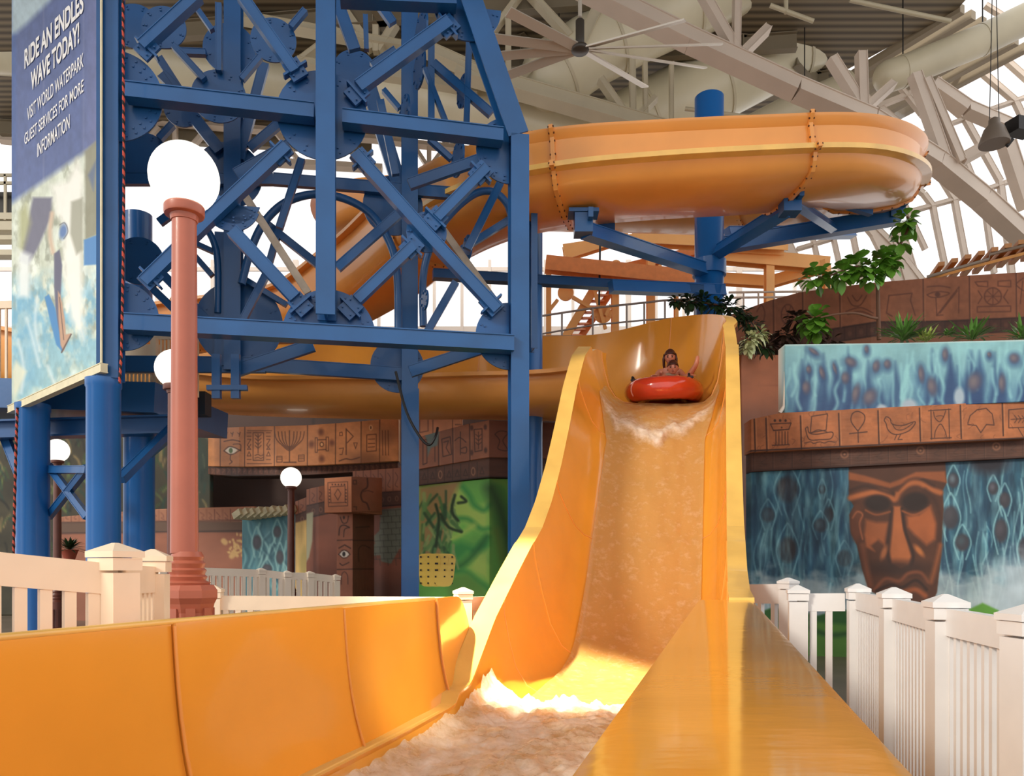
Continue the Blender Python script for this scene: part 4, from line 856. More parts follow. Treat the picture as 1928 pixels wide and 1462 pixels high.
def fb(cv): cv.curve(u([(740,120),(740,210),(690,250),(672,300),(690,360),(735,385),(760,450)]), 3, (84,42,30), .8); cv.curve(u([(700,260),(745,250),(800,265)]), 1.4, (84,42,30)); cv.line(u([(590,140),(625,140),(625,180),(590,180),(590,140)]), 1.4, (70,36,26)); cv.line(u([(595,420),(625,420),(625,450)]), 1.4, (70,36,26))
face('cube_front', 611, 662, 17.1, 16.7, 901, 898, 966, 965, (190,116,74), 71, fa, .02); face('cube_side', 662, 719, 16.7, 17.6, 898, 900, 964, 964, (150,84,56), 72, fb, .02)  # cube side in a darker base: its shade is in the colour
mb = MB(); a, b, c = P(611,HY,17.12), P(662,HY,16.72), P(719,HY,17.62); d = a+(c-b); zt, zb = EYE+(HY-898)/F*16.7-.01, EYE+(HY-965)/F*16.7+.01
q = [a, b, c, d]; mb.add([Vector((v.x, v.y+.02, zb)) for v in q]+[Vector((v.x, v.y+.02, zt)) for v in q], [(0,1,2,3),(4,5,6,7),(0,1,5,4),(1,2,6,5),(2,3,7,6),(3,0,4,7)]); mb.build('cube_core', mat('brown_plaster', (150,88,60), .7, noise=.1), cb)
def pa(cv):
    for y in (1018, 1073): cv.line([(632, y), (668, y-1)], 1.6, (60,32,24))
    cv.poly(u([(442,925),(470,892),(500,884),(530,900),(550,928),(520,955),(480,958)]), (226,214,198), .6); cv.ell(*u([(492,922)])[0], 3, 4.4, (40,26,22), .15); cv.curve(u([(438,925),(470,888),(500,880),(535,898),(556,925)]), 1.6, INK); cv.curve(u([(438,925),(480,962),(520,958),(556,925)]), 1.4, INK)
    cv.line(u([(440,858),(500,825),(562,860)]), 2, INK); cv.curve(u([(440,720),(450,640),(490,615),(550,640)]), 2, INK); cv.curve(u([(550,640),(500,660),(490,740)]), 1.6, INK); cv.curve(u([(455,530),(480,590),(525,585),(540,520)]), 1.6, INK); cv.ell(*u([(492,535)])[0], 2, 3, INK)
    cv.curve(u([(450,1020),(480,1040),(545,1010)]), 1.8, INK); cv.curve(u([(465,1240),(470,1140),(500,1110),(530,1150),(535,1240)]), 1.6, (84,48,36))
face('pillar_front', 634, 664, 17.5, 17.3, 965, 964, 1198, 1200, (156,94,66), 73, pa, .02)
def pb(cv):
    for y in (1018, 1072): cv.line([(660, y), (705, y)], 1.6, (54,30,24))
    cv.curve(u([(650,1000),(650,870),(700,830),(770,860)]), 2, (70,40,30)); cv.line(u([(620,640),(760,630)]), 1.6, (60,34,26))
face('pillar_side', 664, 704, 17.3, 18.0, 964, 966, 1200, 1194, (112,66,48), 74, pb, .02)  # pillar side likewise coloured darker to show shade
# ---- back walls, mostly dark
bk = thing('cave_wall', 'dark brown recessed wall behind the carved balcony', 'wall', (P(560,HY,27).x, 27, 0))
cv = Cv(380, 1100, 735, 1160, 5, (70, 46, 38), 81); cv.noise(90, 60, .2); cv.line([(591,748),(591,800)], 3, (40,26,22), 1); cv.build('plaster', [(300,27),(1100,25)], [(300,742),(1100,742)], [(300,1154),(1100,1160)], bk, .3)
jg = thing('jungle_backdrop', 'dark painted jungle backdrop behind the round blue pillars', 'painted wall', (P(180,HY,25).x, 25, 0))
cv = Cv(-80, 398, 780, 1170, 3, (62, 58, 42), 83); cv.noise(30, 30, .3); r = np.random.default_rng(8)
for k in range(340): x = r.uniform(-80, 398); y = r.uniform(790, 1060); a = r.uniform(-20, 20); cv.curve([(x, y), (x+a*.6, y+8), (x+a, y+r.uniform(14, 30))], r.uniform(2, 5), [(104,128,62),(54,84,46),(150,130,84),(30,64,54),(26,26,20)][k % 5], 1.5, .85)
cv.ell(375, 870, 22, 60, (48,78,74), .6, a=.6); cv.build('painted_leaves', [(-80,25),(398,25)], [(-80,800),(398,786)], [(-80,1160),(398,1160)], jg, .2)
hb = thing('carved_wall', 'pale brown carved panel peeping above the green painted block, behind the tower leg', 'carved wall', (P(850,HY,20).x, 20, 0))
cv = Cv(770, 870, 755, 860, 1.3, (168,108,72), 85); cv.noise(20, 20, .12)
for p in ([(790,775),(806,772),(806,812),(790,815),(790,775)], [(815,770),(815,840)], [(852,768),(852,820)], [(857,775),(868,775)], [(857,788),(868,788)], [(857,800),(868,800)]): cv.line(p, 1.4, INK, .6)
cv.curve([(818,772),(827,788),(840,786),(846,770)], 1.6, INK); cv.ell(830, 776, 4, 4, INK, .15); cv.build('carved_panel', [(770,20.5),(870,19.8)], [(770,762),(870,766)], [(770,862),(870,850)], hb, .3)
# stacked yellow rescue boards
def board(i, px, a, lab):
    mb = MB(); Y = 14.6; c = P(px, 1074, Y); L, W_ = .62, .23
    vs = []
    for y in (-.02, .02):
        for k in range(20):
            q = 2*math.pi*k/20; sxx = math.copysign(abs(math.cos(q))**.45, math.cos(q)); szz = math.copysign(abs(math.sin(q))**.45, math.sin(q))
            vs.append(c+Vector((sxx*W_*(.85+.15*szz), y+a*szz*.06, szz*L/2*.98)))
    mb.add(vs, [tuple(range(19,-1,-1)), tuple(range(20,40))]+[(k,(k+1)%20,20+(k+1)%20,20+k) for k in range(20)])
    for zz in (-.24,.24,-.12,.12,0):
        for xx in (-.15, .15): p = c+Vector((xx, -.03+a*zz*.1, zz)); mb.box(p, (.03,.02,.03), 0, 1)
    o = mb.build('rescue_board', [mat('yellow_plastic', (236,200,84), .4), DARK]); tag(o, lab, 'rescue board', 'yellow boards by the green wall')
for i, px in enumerate((808, 822, 836)): board(i, px, i*.5, ['yellow rescue board with black holes, nearest the blue tower leg', 'yellow rescue board with black holes, in the middle of the row of three', 'yellow rescue board with black holes, nearest the painted hills'][i])
# ------------------------------------------------------------------ the hall: floor, ceiling, glazing
def pane_mat():
    m = bpy.data.materials.new('window_glass'); m.use_nodes = True; t = m.node_tree; t.nodes.remove(t.nodes['Principled BSDF'])
    tr = t.nodes.new('ShaderNodeBsdfTransparent'); gl = t.nodes.new('ShaderNodeBsdfGlossy'); gl.inputs['Roughness'].default_value = .05; mx = t.nodes.new('ShaderNodeMixShader'); mx.inputs[0].default_value = .06
    t.links.new(tr.outputs[0], mx.inputs[1]); t.links.new(gl.outputs[0], mx.inputs[2]); t.links.new(mx.outputs[0], t.nodes['Material Output'].inputs[0]); return m
GLASS = pane_mat()
mb = MB(); mb.box((0, 20, -.1), (90, 76, .2)); struct(mb.build('floor', mat('wet_concrete', (120, 108, 94), .35, noise=.25, nscale=.6)))
def deck_mat():
    m = mat('ribbed_roof_deck', (112, 100, 80), .6); t = m.node_tree; b = t.nodes['Principled BSDF']
    tc = t.nodes.new('ShaderNodeTexCoord'); wv = t.nodes.new('ShaderNodeTexWave'); wv.bands_direction = 'Y'; wv.inputs['Scale'].default_value = .9
    cr = t.nodes.new('ShaderNodeValToRGB'); cr.color_ramp.elements[0].color = rgb((82, 72, 58)); cr.color_ramp.elements[1].color = rgb((140, 126, 102))
    t.links.new(tc.outputs['Object'], wv.inputs[0]); t.links.new(wv.outputs['Fac'], cr.inputs[0]); t.links.new(cr.outputs[0], b.inputs['Base Color']); return m
DECK = deck_mat()
def slab(name, pts, th, m):
    n = len(pts); mb = MB(); mb.add([Vector(p) for p in pts]+[Vector(p)+Vector((0,0,th)) for p in pts], [tuple(range(n)), tuple(range(n,2*n))]+[(i,(i+1)%n,n+(i+1)%n,n+i) for i in range(n)]); return struct(mb.build(name, m))
ZC = 20.5
E = lambda px, py: P(px, py, (ZC-EYE)*F/(HY-py))     # a point of the ceiling seen at this pixel
e1, e2, e3 = E(1400, 262), E(1560, 150), E(1800, 20)
slab('ceiling', [(-26, -4, ZC), (17.5, -4, ZC), tuple(e3), tuple(e2), tuple(e1), (-26, e1.y, ZC)], .3, DECK)
BEIGE = mat('beige_roof_steel', (206, 196, 170), .5, noise=.06, nscale=1); PINKW = mat('pale_roof_steel', (214, 198, 182), .5, noise=.05, nscale=1); TANS = mat('tan_mullion', (196, 178, 160), .5)
DUCT = mat('duct_fabric', (222, 214, 186), .3, noise=.10, nscale=.5, bump=.25, bscale=1.2, stretch=(1, 1, .4)); DUCTS = mat('plain_duct', (204, 194, 166), .4, noise=.1, nscale=.6)
# ceiling joists, a darker beige than the trusses
for k, (a, b) in enumerate([((905,262),(1560,132)),((640,120),(1500,60)),((330,40),(1200,-30)),((980,60),(1180,300)),((1400,60),(1280,260)),((700,-30),(860,280)),((1500,90),(1560,160)),((0,225),(700,262))]):
    mb = MB(); mb.ibeam(E(*a)+Vector((0,0,-.35)), E(*b)+Vector((0,0,-.35)), .3, .6, (0,0,1)); tag(mb.build('roof_joist', mat('dull_joist_steel', (132, 120, 98), .6)), 'dull steel joist under the ribbed roof deck, '+['from the tower top to the far duct','above the ceiling fan','crossing the very top behind the tower','passing left of the blue pole top','coming down to the blue pole top','inside the upper right bay of the tower','at the skylight edge','level with the upper left cross beam'][k], 'joist', 'joists under the roof deck')
def truss(name, label, segs, m, cat='roof truss', group=None):
    """segs: (part, [(px,py,Y)..], width px, depth m)"""
    p0 = P(*segs[0][1][0]); t = thing(name, label, cat, tuple(p0), group)
    for part, pts, wpx, d in segs:
        mb = MB()
        for a, b in zip(pts, pts[1:]):
            A, B = P(*a), P(*b); mb.channel(A, B, wpx*(A.y+B.y)/2/F, d, (0, -1, .3))
        mb.build(part, m, t)
    return t
truss('roof_truss', 'large pale arched roof truss sloping down to the right edge of the glazed wall', [
    ('chord', [(1085,-30,22),(1300,76,22),(1500,168,22),(1642,228,22.5),(1765,306,23),(1850,375,23.5),(1945,462,24)], 32, .5),
    ('web', [(1318,-20,22),(1386,98,22)], 17, .3), ('web', [(1388,-20,22),(1386,98,22)], 13, .3), ('web', [(1400,100,22),(1445,55,22.5)], 14, .3),
    ('web', [(1565,110,22.5),(1622,200,22.5)], 17, .3), ('web', [(1621,100,22.5),(1624,200,22.5)], 17, .3), ('web', [(1680,160,23),(1630,205,22.5)], 14, .3),
    ('web', [(1722,140,23),(1778,300,23)], 20, .3), ('web', [(1742,150,23),(1808,306,23)], 16, .3), ('web', [(1812,300,23),(1862,272,23)], 18, .3),
    ('chord', [(1755,160,23.4),(1820,205,23.4),(1902,240,23.8)], 24, .35), ('web', [(1895,270,23.8),(1935,392,24)], 26, .35)], PINKW)
truss('roof_truss', 'beige roof truss below the ceiling fan, running behind the top of the orange ring', [
    ('chord', [(860,132,26),(980,168,26),(1120,208,26),(1262,250,26)], 30, .5), ('chord', [(800,92,26),(930,150,26)], 22, .4),
    ('web', [(1130,150,26),(1182,224,26)], 12, .3), ('web', [(1190,110,26.5),(1192,222,26.5)], 11, .3), ('web', [(1214,120,26.5),(1216,236,26.5)], 8, .3), ('web', [(1264,120,26.5),(1264,236,26.5)], 7, .3),
    ('web', [(1235,185,26.5),(1195,226,26.5)], 9, .3), ('web', [(957,40,26),(957,160,26)], 11, .3), ('web', [(1025,100,26),(965,160,26)], 9, .25), ('web', [(925,65,26),(980,-10,26)], 10, .25), ('web', [(998,-10,26),(1072,70,26)], 13, .3), ('web', [(1128,12,26),(1094,85,26)], 20, .3)], BEIGE)
truss('roof_truss', 'beige roof truss seen through the upper part of the blue tower', [
    ('chord', [(560,120,27),(760,150,27),(900,175,27)], 16, .4), ('chord', [(430,30,27),(760,90,27)], 14, .4), ('web', [(708,30,27),(708,100,27)], 11, .3), ('web', [(648,20,27),(700,95,27)], 13, .3), ('web', [(745,45,27),(712,98,27)], 14, .3), ('web', [(640,60,27),(560,120,27)], 10, .3)], BEIGE)
truss('roof_truss', 'far white lattice truss in front of the windows, behind the nearest lamp globe', [
    ('chord', [(0,190,34),(330,232,34),(700,262,34),(960,292,34)], 9, .3), ('chord', [(0,262,34),(330,296,34),(720,318,34)], 12, .3), ('web', [(200,215,34),(240,265,34)], 9, .2), ('web', [(330,236,34),(330,290,34)], 8, .2), ('web', [(300,240,34),(262,285,34)], 9, .2), ('web', [(395,238,34),(350,290,34)], 9, .2),
    ('web', [(0,182,34),(40,232,34)], 9, .2), ('web', [(808,268,34),(808,320,34)], 8, .2), ('web', [(775,268,34),(806,316,34)], 7, .2), ('web', [(845,268,34),(810,316,34)], 7, .2), ('web', [(520,250,34),(560,300,34)], 8, .2)], PINKW)
def duct(name, label, pts, rpx, m, group='ducts under the roof', rings=0, round_end=False):
    q = [P(*p) for p in pts]; r = rpx*q[0].y/F; mb = MB()
    if round_end:
        d = (q[-2]-q[-1]).normalized(); e = q[-1]; mb.tube(q[:-1]+[e+d*r*.8, e+d*r*.35, e+d*r*.1, e], [r]*(len(q)-1)+[r, r*.86, r*.55, r*.05], 28)
    else: mb.tube(q, r, 28)
    t = thing(name, label, 'duct', tuple(q[0]), group); mb.build('duct_body', m, t)
    for k in range(rings):
        f = (k+1)/(rings+1); i = min(int(f*(len(q)-1)), len(q)-2); g_ = f*(len(q)-1)-i; c = q[i].lerp(q[i+1], g_); d = (q[i+1]-q[i]).normalized()
        mb = MB(); mb.tube([c-d*.05, c+d*.05], r*1.03, 28); mb.build('seam_band', DUCTS, t)
        mb = MB(); mb.bar(c+Vector((0,0,r)), Vector((c.x, c.y, max(ZC, c.z+r+.5))), .03, .03); mb.build('hanger', DARK, t)
    return t
duct('fabric_duct', 'wide creased cream fabric duct behind the ceiling fan, ending near the blue tower', [(1440,-70,27),(1330,-10,27),(1200,50,27),(1105,100,27),(1035,150,27),(985,165,27)], 62, DUCT, rings=3, round_end=True)
duct('fabric_duct', 'second wide cream duct, passing over the blue pole top to the upper right', [(1760,-95,30),(1600,20,30),(1420,120,30),(1240,215,30),(1130,270,30)], 66, DUCT, rings=4)
duct('round_duct', 'slim cream duct with a rounded end, hanging before the sloping skylights', [(1960,22,26),(1850,75,26),(1700,135,26),(1648,152,26)], 28, DUCTS, rings=2, round_end=True)
duct('round_duct', 'cream duct behind the left part of the tower, above its upper cross beam', [(-60,90,30),(240,112,30),(600,165,30),(700,180,30)], 42, DUCT, rings=3)
duct('round_duct', 'cream duct behind the right bay of the tower, above its upper right cross beam', [(640,172,28),(780,185,28),(960,226,28),(1120,268,28)], 52, DUCT, rings=2)
duct('round_duct', 'large pale duct near the top left behind the banner', [(-80,30,32),(150,28,32),(420,72,32),(620,95,32)], 44, DUCTS, rings=2)
duct('round_duct', 'small cream duct above the orange ring, behind the arched roof truss', [(1380,262,28),(1470,215,28),(1560,178,28),(1600,160,28)], 26, DUCTS, rings=1)
for k, (a, b) in enumerate([((1480,0),(1480,25)),((1600,0),(1790,40)),((1290,205),(1420,222)),((1450,10),(1532,40))]):
    mb = MB(); mb.tube([P(*a, 25), P(*b, 25)], .07, 8); tag(mb.build('service_pipe', DUCTS), 'thin beige service pipe below the roof, '+['short upright piece at the top','long one sloping right at the top edge','just left of the blue pole top','short sloping one at the top centre right'][k], 'pipe', 'service pipes')
# skylight strip: dull beige louvre rails against the white sky, right of the ceiling deck
for k in range(7):
    a = E(1400+k*14, 268-k*4)+Vector((.6*k,0,0)); b = E(1812+k*10, 16+k*12)+Vector((.2*k,0,0)); mb = MB(); mb.bar(a, b, .26, .3)
    tag(mb.build('skylight_rail', mat('dull_rail_steel', (150,136,114), .6)), 'long rail between narrow skylight strips, '+['nearest the wide duct','second from the wide duct','third from the wide duct','middle one of seven','third from the glazed wall','second from the glazed wall','nearest the glazed wall'][k], 'skylight rail', 'skylight rails')
# glazed curved wall on the right
ME = lambda pts, w_=9, Y=31: ('mullion', [(x, y, Y) for x, y in pts], w_, .18)
truss('glazed_frame', 'brownish curved window frame of long bent bars filling the right end of the hall', [
    ME([(1500,150),(1560,210),(1640,300),(1700,380),(1742,470)], 8), ME([(1585,150),(1659,204),(1725,259),(1797,376),(1805,420),(1822,510)], 10), ME([(1660,120),(1735,215),(1817,300),(1854,392),(1872,515)], 8), ME([(1705,130),(1817,224),(1883,342),(1891,397),(1905,520)], 11),
    ME([(1735,60),(1814,106),(1911,190),(1935,240)], 12), ME([(1800,30),(1860,83),(1940,155)], 12), ME([(1690,330),(1739,365),(1756,388),(1762,420),(1785,530)], 9), ME([(1528,440),(1542,500),(1560,600)], 7), ME([(1567,440),(1590,540)], 7), ME([(1605,440),(1625,540)], 8),
    ME([(1560,235),(1630,210),(1700,182),(1800,140),(1935,86)], 9), ME([(1640,300),(1730,256),(1838,216),(1935,182)], 6), ME([(1640,425),(1713,399),(1825,368),(1935,330)], 7), ME([(1500,470),(1560,452),(1640,425)], 6), ME([(1855,10),(1935,60)], 9), ME([(1640,420),(1690,470),(1760,560)], 11), ME([(1600,380),(1650,440),(1700,540)], 26), ME([(1690,440),(1720,540)], 30), ME([(1450,400),(1530,560),(1560,640)], 22)], PINKW, 'glazed wall')
a, b, c_, d = P(1380,640,33), P(1990,640,33), P(1990,-60,33), P(1380,150,33)
mb = MB(); mb.add([a, b, c_, d, a+Vector((0,.03,0)), b+Vector((0,.03,0)), c_+Vector((0,.03,0)), d+Vector((0,.03,0))], [(0,1,2,3),(7,6,5,4)]); struct(mb.build('window_1', GLASS))
# back window wall
YB = 44
mb = MB()
for k in range(-26, 13): x = k*1.53+.3; mb.box((x, YB, 9), (.16 if k % 4 else .3, .2, 19))
for z_ in (5.2, 9.8, 14.6, 18.0): mb.box((-10, YB, z_), (62, .16, .2 if z_ != 14.6 else .45))
o = struct(mb.build('wall_back', mat('pale_window_frame', (232, 218, 206), .5)))
mb = MB(); mb.box((-10, YB+.2, 9), (62, .03, 19)); struct(mb.build('window_2', GLASS))
# the long far balcony at the left edge
bl = thing('upper_gallery', 'pale gallery with dark railing and beams at the far left edge', 'gallery', tuple(P(0, 420, 30)))
for nm, y, h in (('beam', 430, 16), ('beam', 452, 8), ('beam', 480, 10), ('fascia', 412, 12)): mb = MB(); mb.box(P(-40, y, 30), (3.2, .5, h*30/F)); mb.build(nm, BEIGE, bl)
mb = MB(); mb.box(P(-40, 385, 30.3), (3.2, .1, .9)); mb.build('dark_infill', DARK, bl)
for k in range(6): mb = MB(); mb.box(P(-70+k*20, 372, 29.8), (.08,.08,1.7)); mb.build('baluster', BEIGE, bl)
for y in (330, 345): mb = MB(); mb.box(P(-40, y, 29.8), (3.2,.08,.1)); mb.build('handrail', BEIGE, bl)
# ------------------------------------------------------------------ ceiling fan
hub = P(1092, 92, 20); fan = thing('ceiling_fan', 'huge grey ceiling fan with long thin blades under the roof', 'ceiling fan', tuple(hub))
FG = mat('fan_aluminium', (214, 206, 192), .35, metal=.3)
mb = MB(); mb.lathe([(.0,-.08),(.2,-.08),(.24,-.02),(.2,.05),(.1,.08)], hub, 24); mb.build('hub', mat('fan_hub', (70,64,58), .4), fan)
mb = MB(); mb.lathe([(.09,.08),(.11,.16),(.11,.7),(.06,.75)], hub, 20); mb.build('motor', mat('fan_hub', (70,64,58), .4), fan)
mb = MB(); mb.tube([hub+Vector((0,0,.8)), hub+Vector((0,0,7.5))], .05, 8); mb.build('down_rod', FG, fan)
for ex, ey in [(957,22),(928,72),(935,106),(953,143),(1215,164),(1328,128),(1360,83),(1290,38)]:
    Yt = (hub.z-EYE)*F/(HY-ey); tip = P(ex, ey, Yt); d = (tip-hub); mb = MB(); q = hub+d*.06; mb.bar(q, tip, .25, .035, (.15*d.y, -.15*d.x, 1)); mb.build('blade', FG, fan)
# ------------------------------------------------------------------ hanging lamp and speaker at the right
hl = thing('pendant_lamp', 'grey bell shaped lamp hanging on wires before the right glazing', 'pendant lamp', tuple(P(1872,255,20)))
c = P(1872, 272, 20); r = 24*20/F; mb = MB(); mb.lathe([(r*1.1,0),(r*1.12,.04),(r*.75,.38),(r*.42,.5),(r*.4,.62),(r*.12,.68)], c, 28); mb.build('shade', mat('lamp_grey', (120,108,96), .5), hl)
mb = MB(); mb.lathe([(0,.1),(r*.95,.02)], c, 28); mb.build('reflector', mat('lamp_inside', (150,120,96), .4), hl)
for dx in (-.12, .12): mb = MB(); mb.bar(c+Vector((dx,0,.6)), c+Vector((dx*.2,0,5)), .015, .015); mb.build('wire', DARK, hl)
sp = thing('spotlight', 'dark box shaped spotlight at the right edge beside the bell lamp', 'spotlight', tuple(P(1920,240,20)))
mb = MB(); mb.box(P(1922,240,20), (.6,.4,.34), .3); mb.build('housing', DARK, sp); mb = MB(); mb.bar(P(1906,262,20), P(1896,275,20), .08,.08); mb.build('bracket', DARK, sp)

# ------------------------------------------------------------------ orange stair structure far behind the slide
OS = mat('orange_stair_steel', (248, 184, 112), .5, noise=.08, nscale=1); OSD = mat('deep_orange_steel', (232, 142, 80), .5, noise=.08)
stt = thing('stair_tower', 'orange steel stair tower with beams and round plates in front of the bright windows', 'stair tower', tuple(Vector((P(1250,HY,25).x, 25, 0))))
def sb(part, a, b, wpx, d=.25, m=OS, Y=25, Y2=None):
    mb = MB(); A, B = P(*a, Y), P(*b, Y2 or Y); mb.ibeam(A, B, wpx*Y/F, d, (0,-1,0)); return mb.build(part, m, stt)
sb('beam', (1027,498), (1325,528), 27, .4, OSD, 24); sb('beam', (1063,484), (1182,446), 16, .3, OS, 25); sb('beam', (1188,451), (1480,466), 20, .4, OS, 24.5); sb('beam', (1330,480), (1558,500), 25, .4, OS, 25)
sb('beam', (1330,524), (1452,532), 20, .3, OS, 26); sb('beam', (1450,532), (1558,500), 20, .3, OS, 26, 24.8); sb('beam', (1120,520), (1325,470), 15, .3, OSD, 26); sb('beam', (1060,470),(1330,430), 14, .3, OS, 27); sb('beam', (1150,505),(1225,508), 10, .2, OS, 24.6); sb('beam', (1200,470),(1330,500), 10, .2, OSD, 25.5)
zf = HY+EYE/25*F
for x, y0, w_ in ((1033,492,9),(1158,500,13),(1225,486,14),(1273,540,6),(1448,500,15),(1556,500,10)): sb('column', (x, y0), (x, 640), w_, .3, OS, 25)
for x, y, r in ((1257,521,17),(1065,552,15),(1135,592,17),(1160,500,10)): mb = MB(); c = P(x, y, 24.8); mb.disc(c, (0,-1,0), r*24.8/F, .05, 0, 24, bolts=8); mb.build('gusset_plate', OS, stt)
for a, b in (((1240,500),(1252,515)),((1275,502),(1262,516)),((1078,560),(1120,585)),((1050,565),(1034,585)),((1185,500),(1165,525)),((1150,575),(1140,595)),((1105,500),(1140,620))): sb('brace', a, b, 6, .1, OS, 24.7)
sb('stringer', (1062,640), (1142,505), 15, .2, OS, 24.9); sb('stringer', (1090,640), (1180,505), 12, .2, OSD, 25.6)
for k in range(12):
    f = k/11; x = 1078+f*76; y = 632-f*118; mb = MB(); mb.bar(P(x-9, y, 24.9), P(x+17, y, 25.8), .3, .05); mb.build('tread', OSD, stt)
mb = MB(); mb.tube([P(1130,452,24), P(1128,575,24)], .03, 6); mb.build('hanging_wire', DARK, stt)
rl = thing('walkway_railing', 'thin grey handrail of a walkway behind the top of the slide drop', 'railing', tuple(Vector((P(1200,HY,22).x, 22, 0))))
GR = mat('grey_rail', (146,136,130), .4, metal=.2)
mb = MB(); mb.tube([P(1015,596,22),P(1120,580,22),P(1215,570,22)], .03, 6); mb.build('handrail', GR, rl); mb = MB(); mb.tube([P(1215,570,22),P(1250,566,22),P(1325,562,22)], .03, 6); mb.build('handrail', GR, rl)
mb = MB(); mb.tube([P(1015,630,22),P(1120,612,22),P(1215,603,22),P(1330,596,22)], .025, 6); mb.build('mid_rail', GR, rl)
for x, y in ((1058,590),(1116,581),(1180,574),(1213,570),(1252,567),(1308,564)): mb = MB(); mb.tube([P(x,y,22),P(x,648,22)], .028, 6); mb.build('upright', GR, rl)
mb = MB(); mb.box(P(1180,655,22.6), (9,1.4,.3)); mb.build('walkway', mat('tan_plaster', (186,140,100), .6), rl)
rr = thing('walkway_railing', 'pale double handrail above the carved terrace wall, right of the round blue pole', 'railing', tuple(Vector((P(1430,HY,21).x, 21, 0))))
for y in (551, 561): mb = MB(); mb.tube([P(1372,y,21),P(1540,y-2,21)], .03, 6); mb.build('handrail', PINKW, rr)
for x in (1400,1428,1458,1500): mb = MB(); mb.tube([P(x,550,21),P(x,590,21)], .025, 6); mb.build('upright', PINKW, rr)

# ------------------------------------------------------------------ blue platform on the left with its picket railing
pf = thing('boarding_platform', 'blue steel platform on brackets at the left, under the banner', 'platform', tuple(Vector((P(150,HY,14.2).x, 14.2, 0))))
mb = MB(); mb.bar(P(-60,765,14.4), P(366,778,14.0), 2.6, .48); mb.build('deck', BLUE, pf)
mb = MB(); mb.ibeam(P(-60,812,13.2), P(350,800,13.0), .3, .3, (0,0,1)); mb.build('edge_beam', BLUE, pf); mb = MB(); mb.ibeam(P(-60,690,13.6), P(95,690,13.6), .2, .25, (0,-1,0)); 
mb = MB(); mb.channel(P(225,900,13.3), P(330,812,13.3), .14, .14, (0,-1,0)); mb.build('brace', BLUE, pf)
for x, yt, yb, Y in ((385,742,782,14),): mb = MB(); mb.box(P(x-8,762,Y), (.28,.3,.4)); mb.build('end_box', mat('dark_steel_box', (28,40,54), .5), pf)
pr = thing('platform_railing', 'cream picket railing standing on the blue platform beside the tower column', 'railing', tuple(Vector((P(290,HY,13.4).x, 13.4, 4.4))))
def picks(x0, x1, yt, yb, Y, step, part='pickets'):
    mb = MB(); mb.bar(P(x0,yt,Y), P(x1,yt,Y), .05, .07); mb.build('rail', CREAM_P, pr); mb = MB(); mb.bar(P(x0,yb,Y), P(x1,yb+6,Y), .05, .08); mb.build('rail', CREAM_P, pr)
    mb = MB(); x = x0+step/2
    while x < x1: a, b = P(x,yt,Y), P(x,yb+9,Y); mb.bar(a, b, .03, .03, (0,1,0)); x += step
    mb.build(part, CREAM_P, pr)
picks(222, 366, 700, 727, 13.3, 7.4); picks(286, 372, 636, 735, 13.6, 7); picks(100, 222, 722, 729, 13.4, 8); 
mb = MB(); mb.bar(P(222,660,13.9), P(300,660,13.9), .05, .2); mb.build('rail', CREAM_P, pr)
for x in (290, 368): mb = MB(); mb.bar(P(x,636,13.35), P(x,748,13.35), .09, .09, (0,1,0)); mb.build('post', CREAM_P, pr)
rail2 = thing('platform_railing', 'cream picket railing at the left edge of the picture, above the blue platform', 'railing', tuple(Vector((P(0,HY,14).x, 14, 4.4))))
for y, w_ in ((577,.13),(724,.09)): mb = MB(); mb.bar(P(-70,y,14), P(36,y-3,14), .06, w_); mb.build('rail', CREAM_P, rail2)
mb = MB()
for x in range(-66, 36, 13): mb.bar(P(x,577,14), P(x,735,14), .035, .035, (0,1,0))
mb.build('pickets', CREAM_P, rail2)

# ------------------------------------------------------------------ banner with lettering
bn = thing('banner', 'tall printed fabric banner with a surfer and white lettering, left of the tower', 'banner', tuple(Vector((P(110,HY,11.4).x, 11.4, 4))))
BPL = [(24,12.75),(158,10.95),(192,10.3)]
cv = Cv(22, 192, -50, 772, 1.0, (88, 104, 152), 91)
cv.noise(60, 200, .08); cv.mix(np.clip((cv.X-150)/30, 0, 1)*.35, (126,122,164)); cv.mix(np.clip(1-(cv.X-26)/8, 0, 1)*.5, (60,96,160))
for x in (82, 157): cv.line([(x, -50), (x, 772)], 2, (128,134,170), 2, .5)
cv.poly([(20,-60),(98,-60),(95,0),(50,45),(30,62),(20,64)], (176,196,204), 6)
wl = 372-(cv.X-26)*.70; m_ = np.clip((cv.Y-wl)/16, 0, 1); n1 = fbm(cv.X/16, cv.Y/34, 3); n2 = fbm(cv.X/9+4, cv.Y/22, 6)
base = np.stack([190+46*n1, 198+46*n1, 176+60*n1], -1); cv.c = cv.c*(1-m_[..., None])+base*m_[..., None]
cv.mix(m_*np.clip((n2-.5)*5, 0, 1)*.55, (120,124,104)); cv.mix(m_*np.clip((cv.Y-500)/60, 0, 1)*np.clip((fbm(cv.X/14, cv.Y/24, 12)-.36)*4, 0, 1)*.8, (108,170,200))
cv.mix(np.clip((cv.Y-600)/90, 0, 1)*.55, (160,192,192)); cv.noise(7, 16, .10, 22)
cv.poly([(97,350),(126,340),(145,300),(157,330),(155,480),(158,640),(132,600),(120,520),(118,420),(104,400)], (240,240,232), 8, .95)
cv.poly([(62,372),(98,372),(96,410),(70,470),(52,500),(38,492),(50,430)], (108,108,128), 3, .95); cv.poly([(36,400),(50,380),(58,420),(44,470),(36,480)], (166,168,120), 6, .8)
cv.ell(119, 436, 7, 14, (96,126,176), .4, 10); cv.curve([(112,424),(122,420),(128,436),(120,450)], 1.2, (90,86,88)); cv.curve([(98,402),(94,440),(100,476)], 8, (206,184,160), 3)
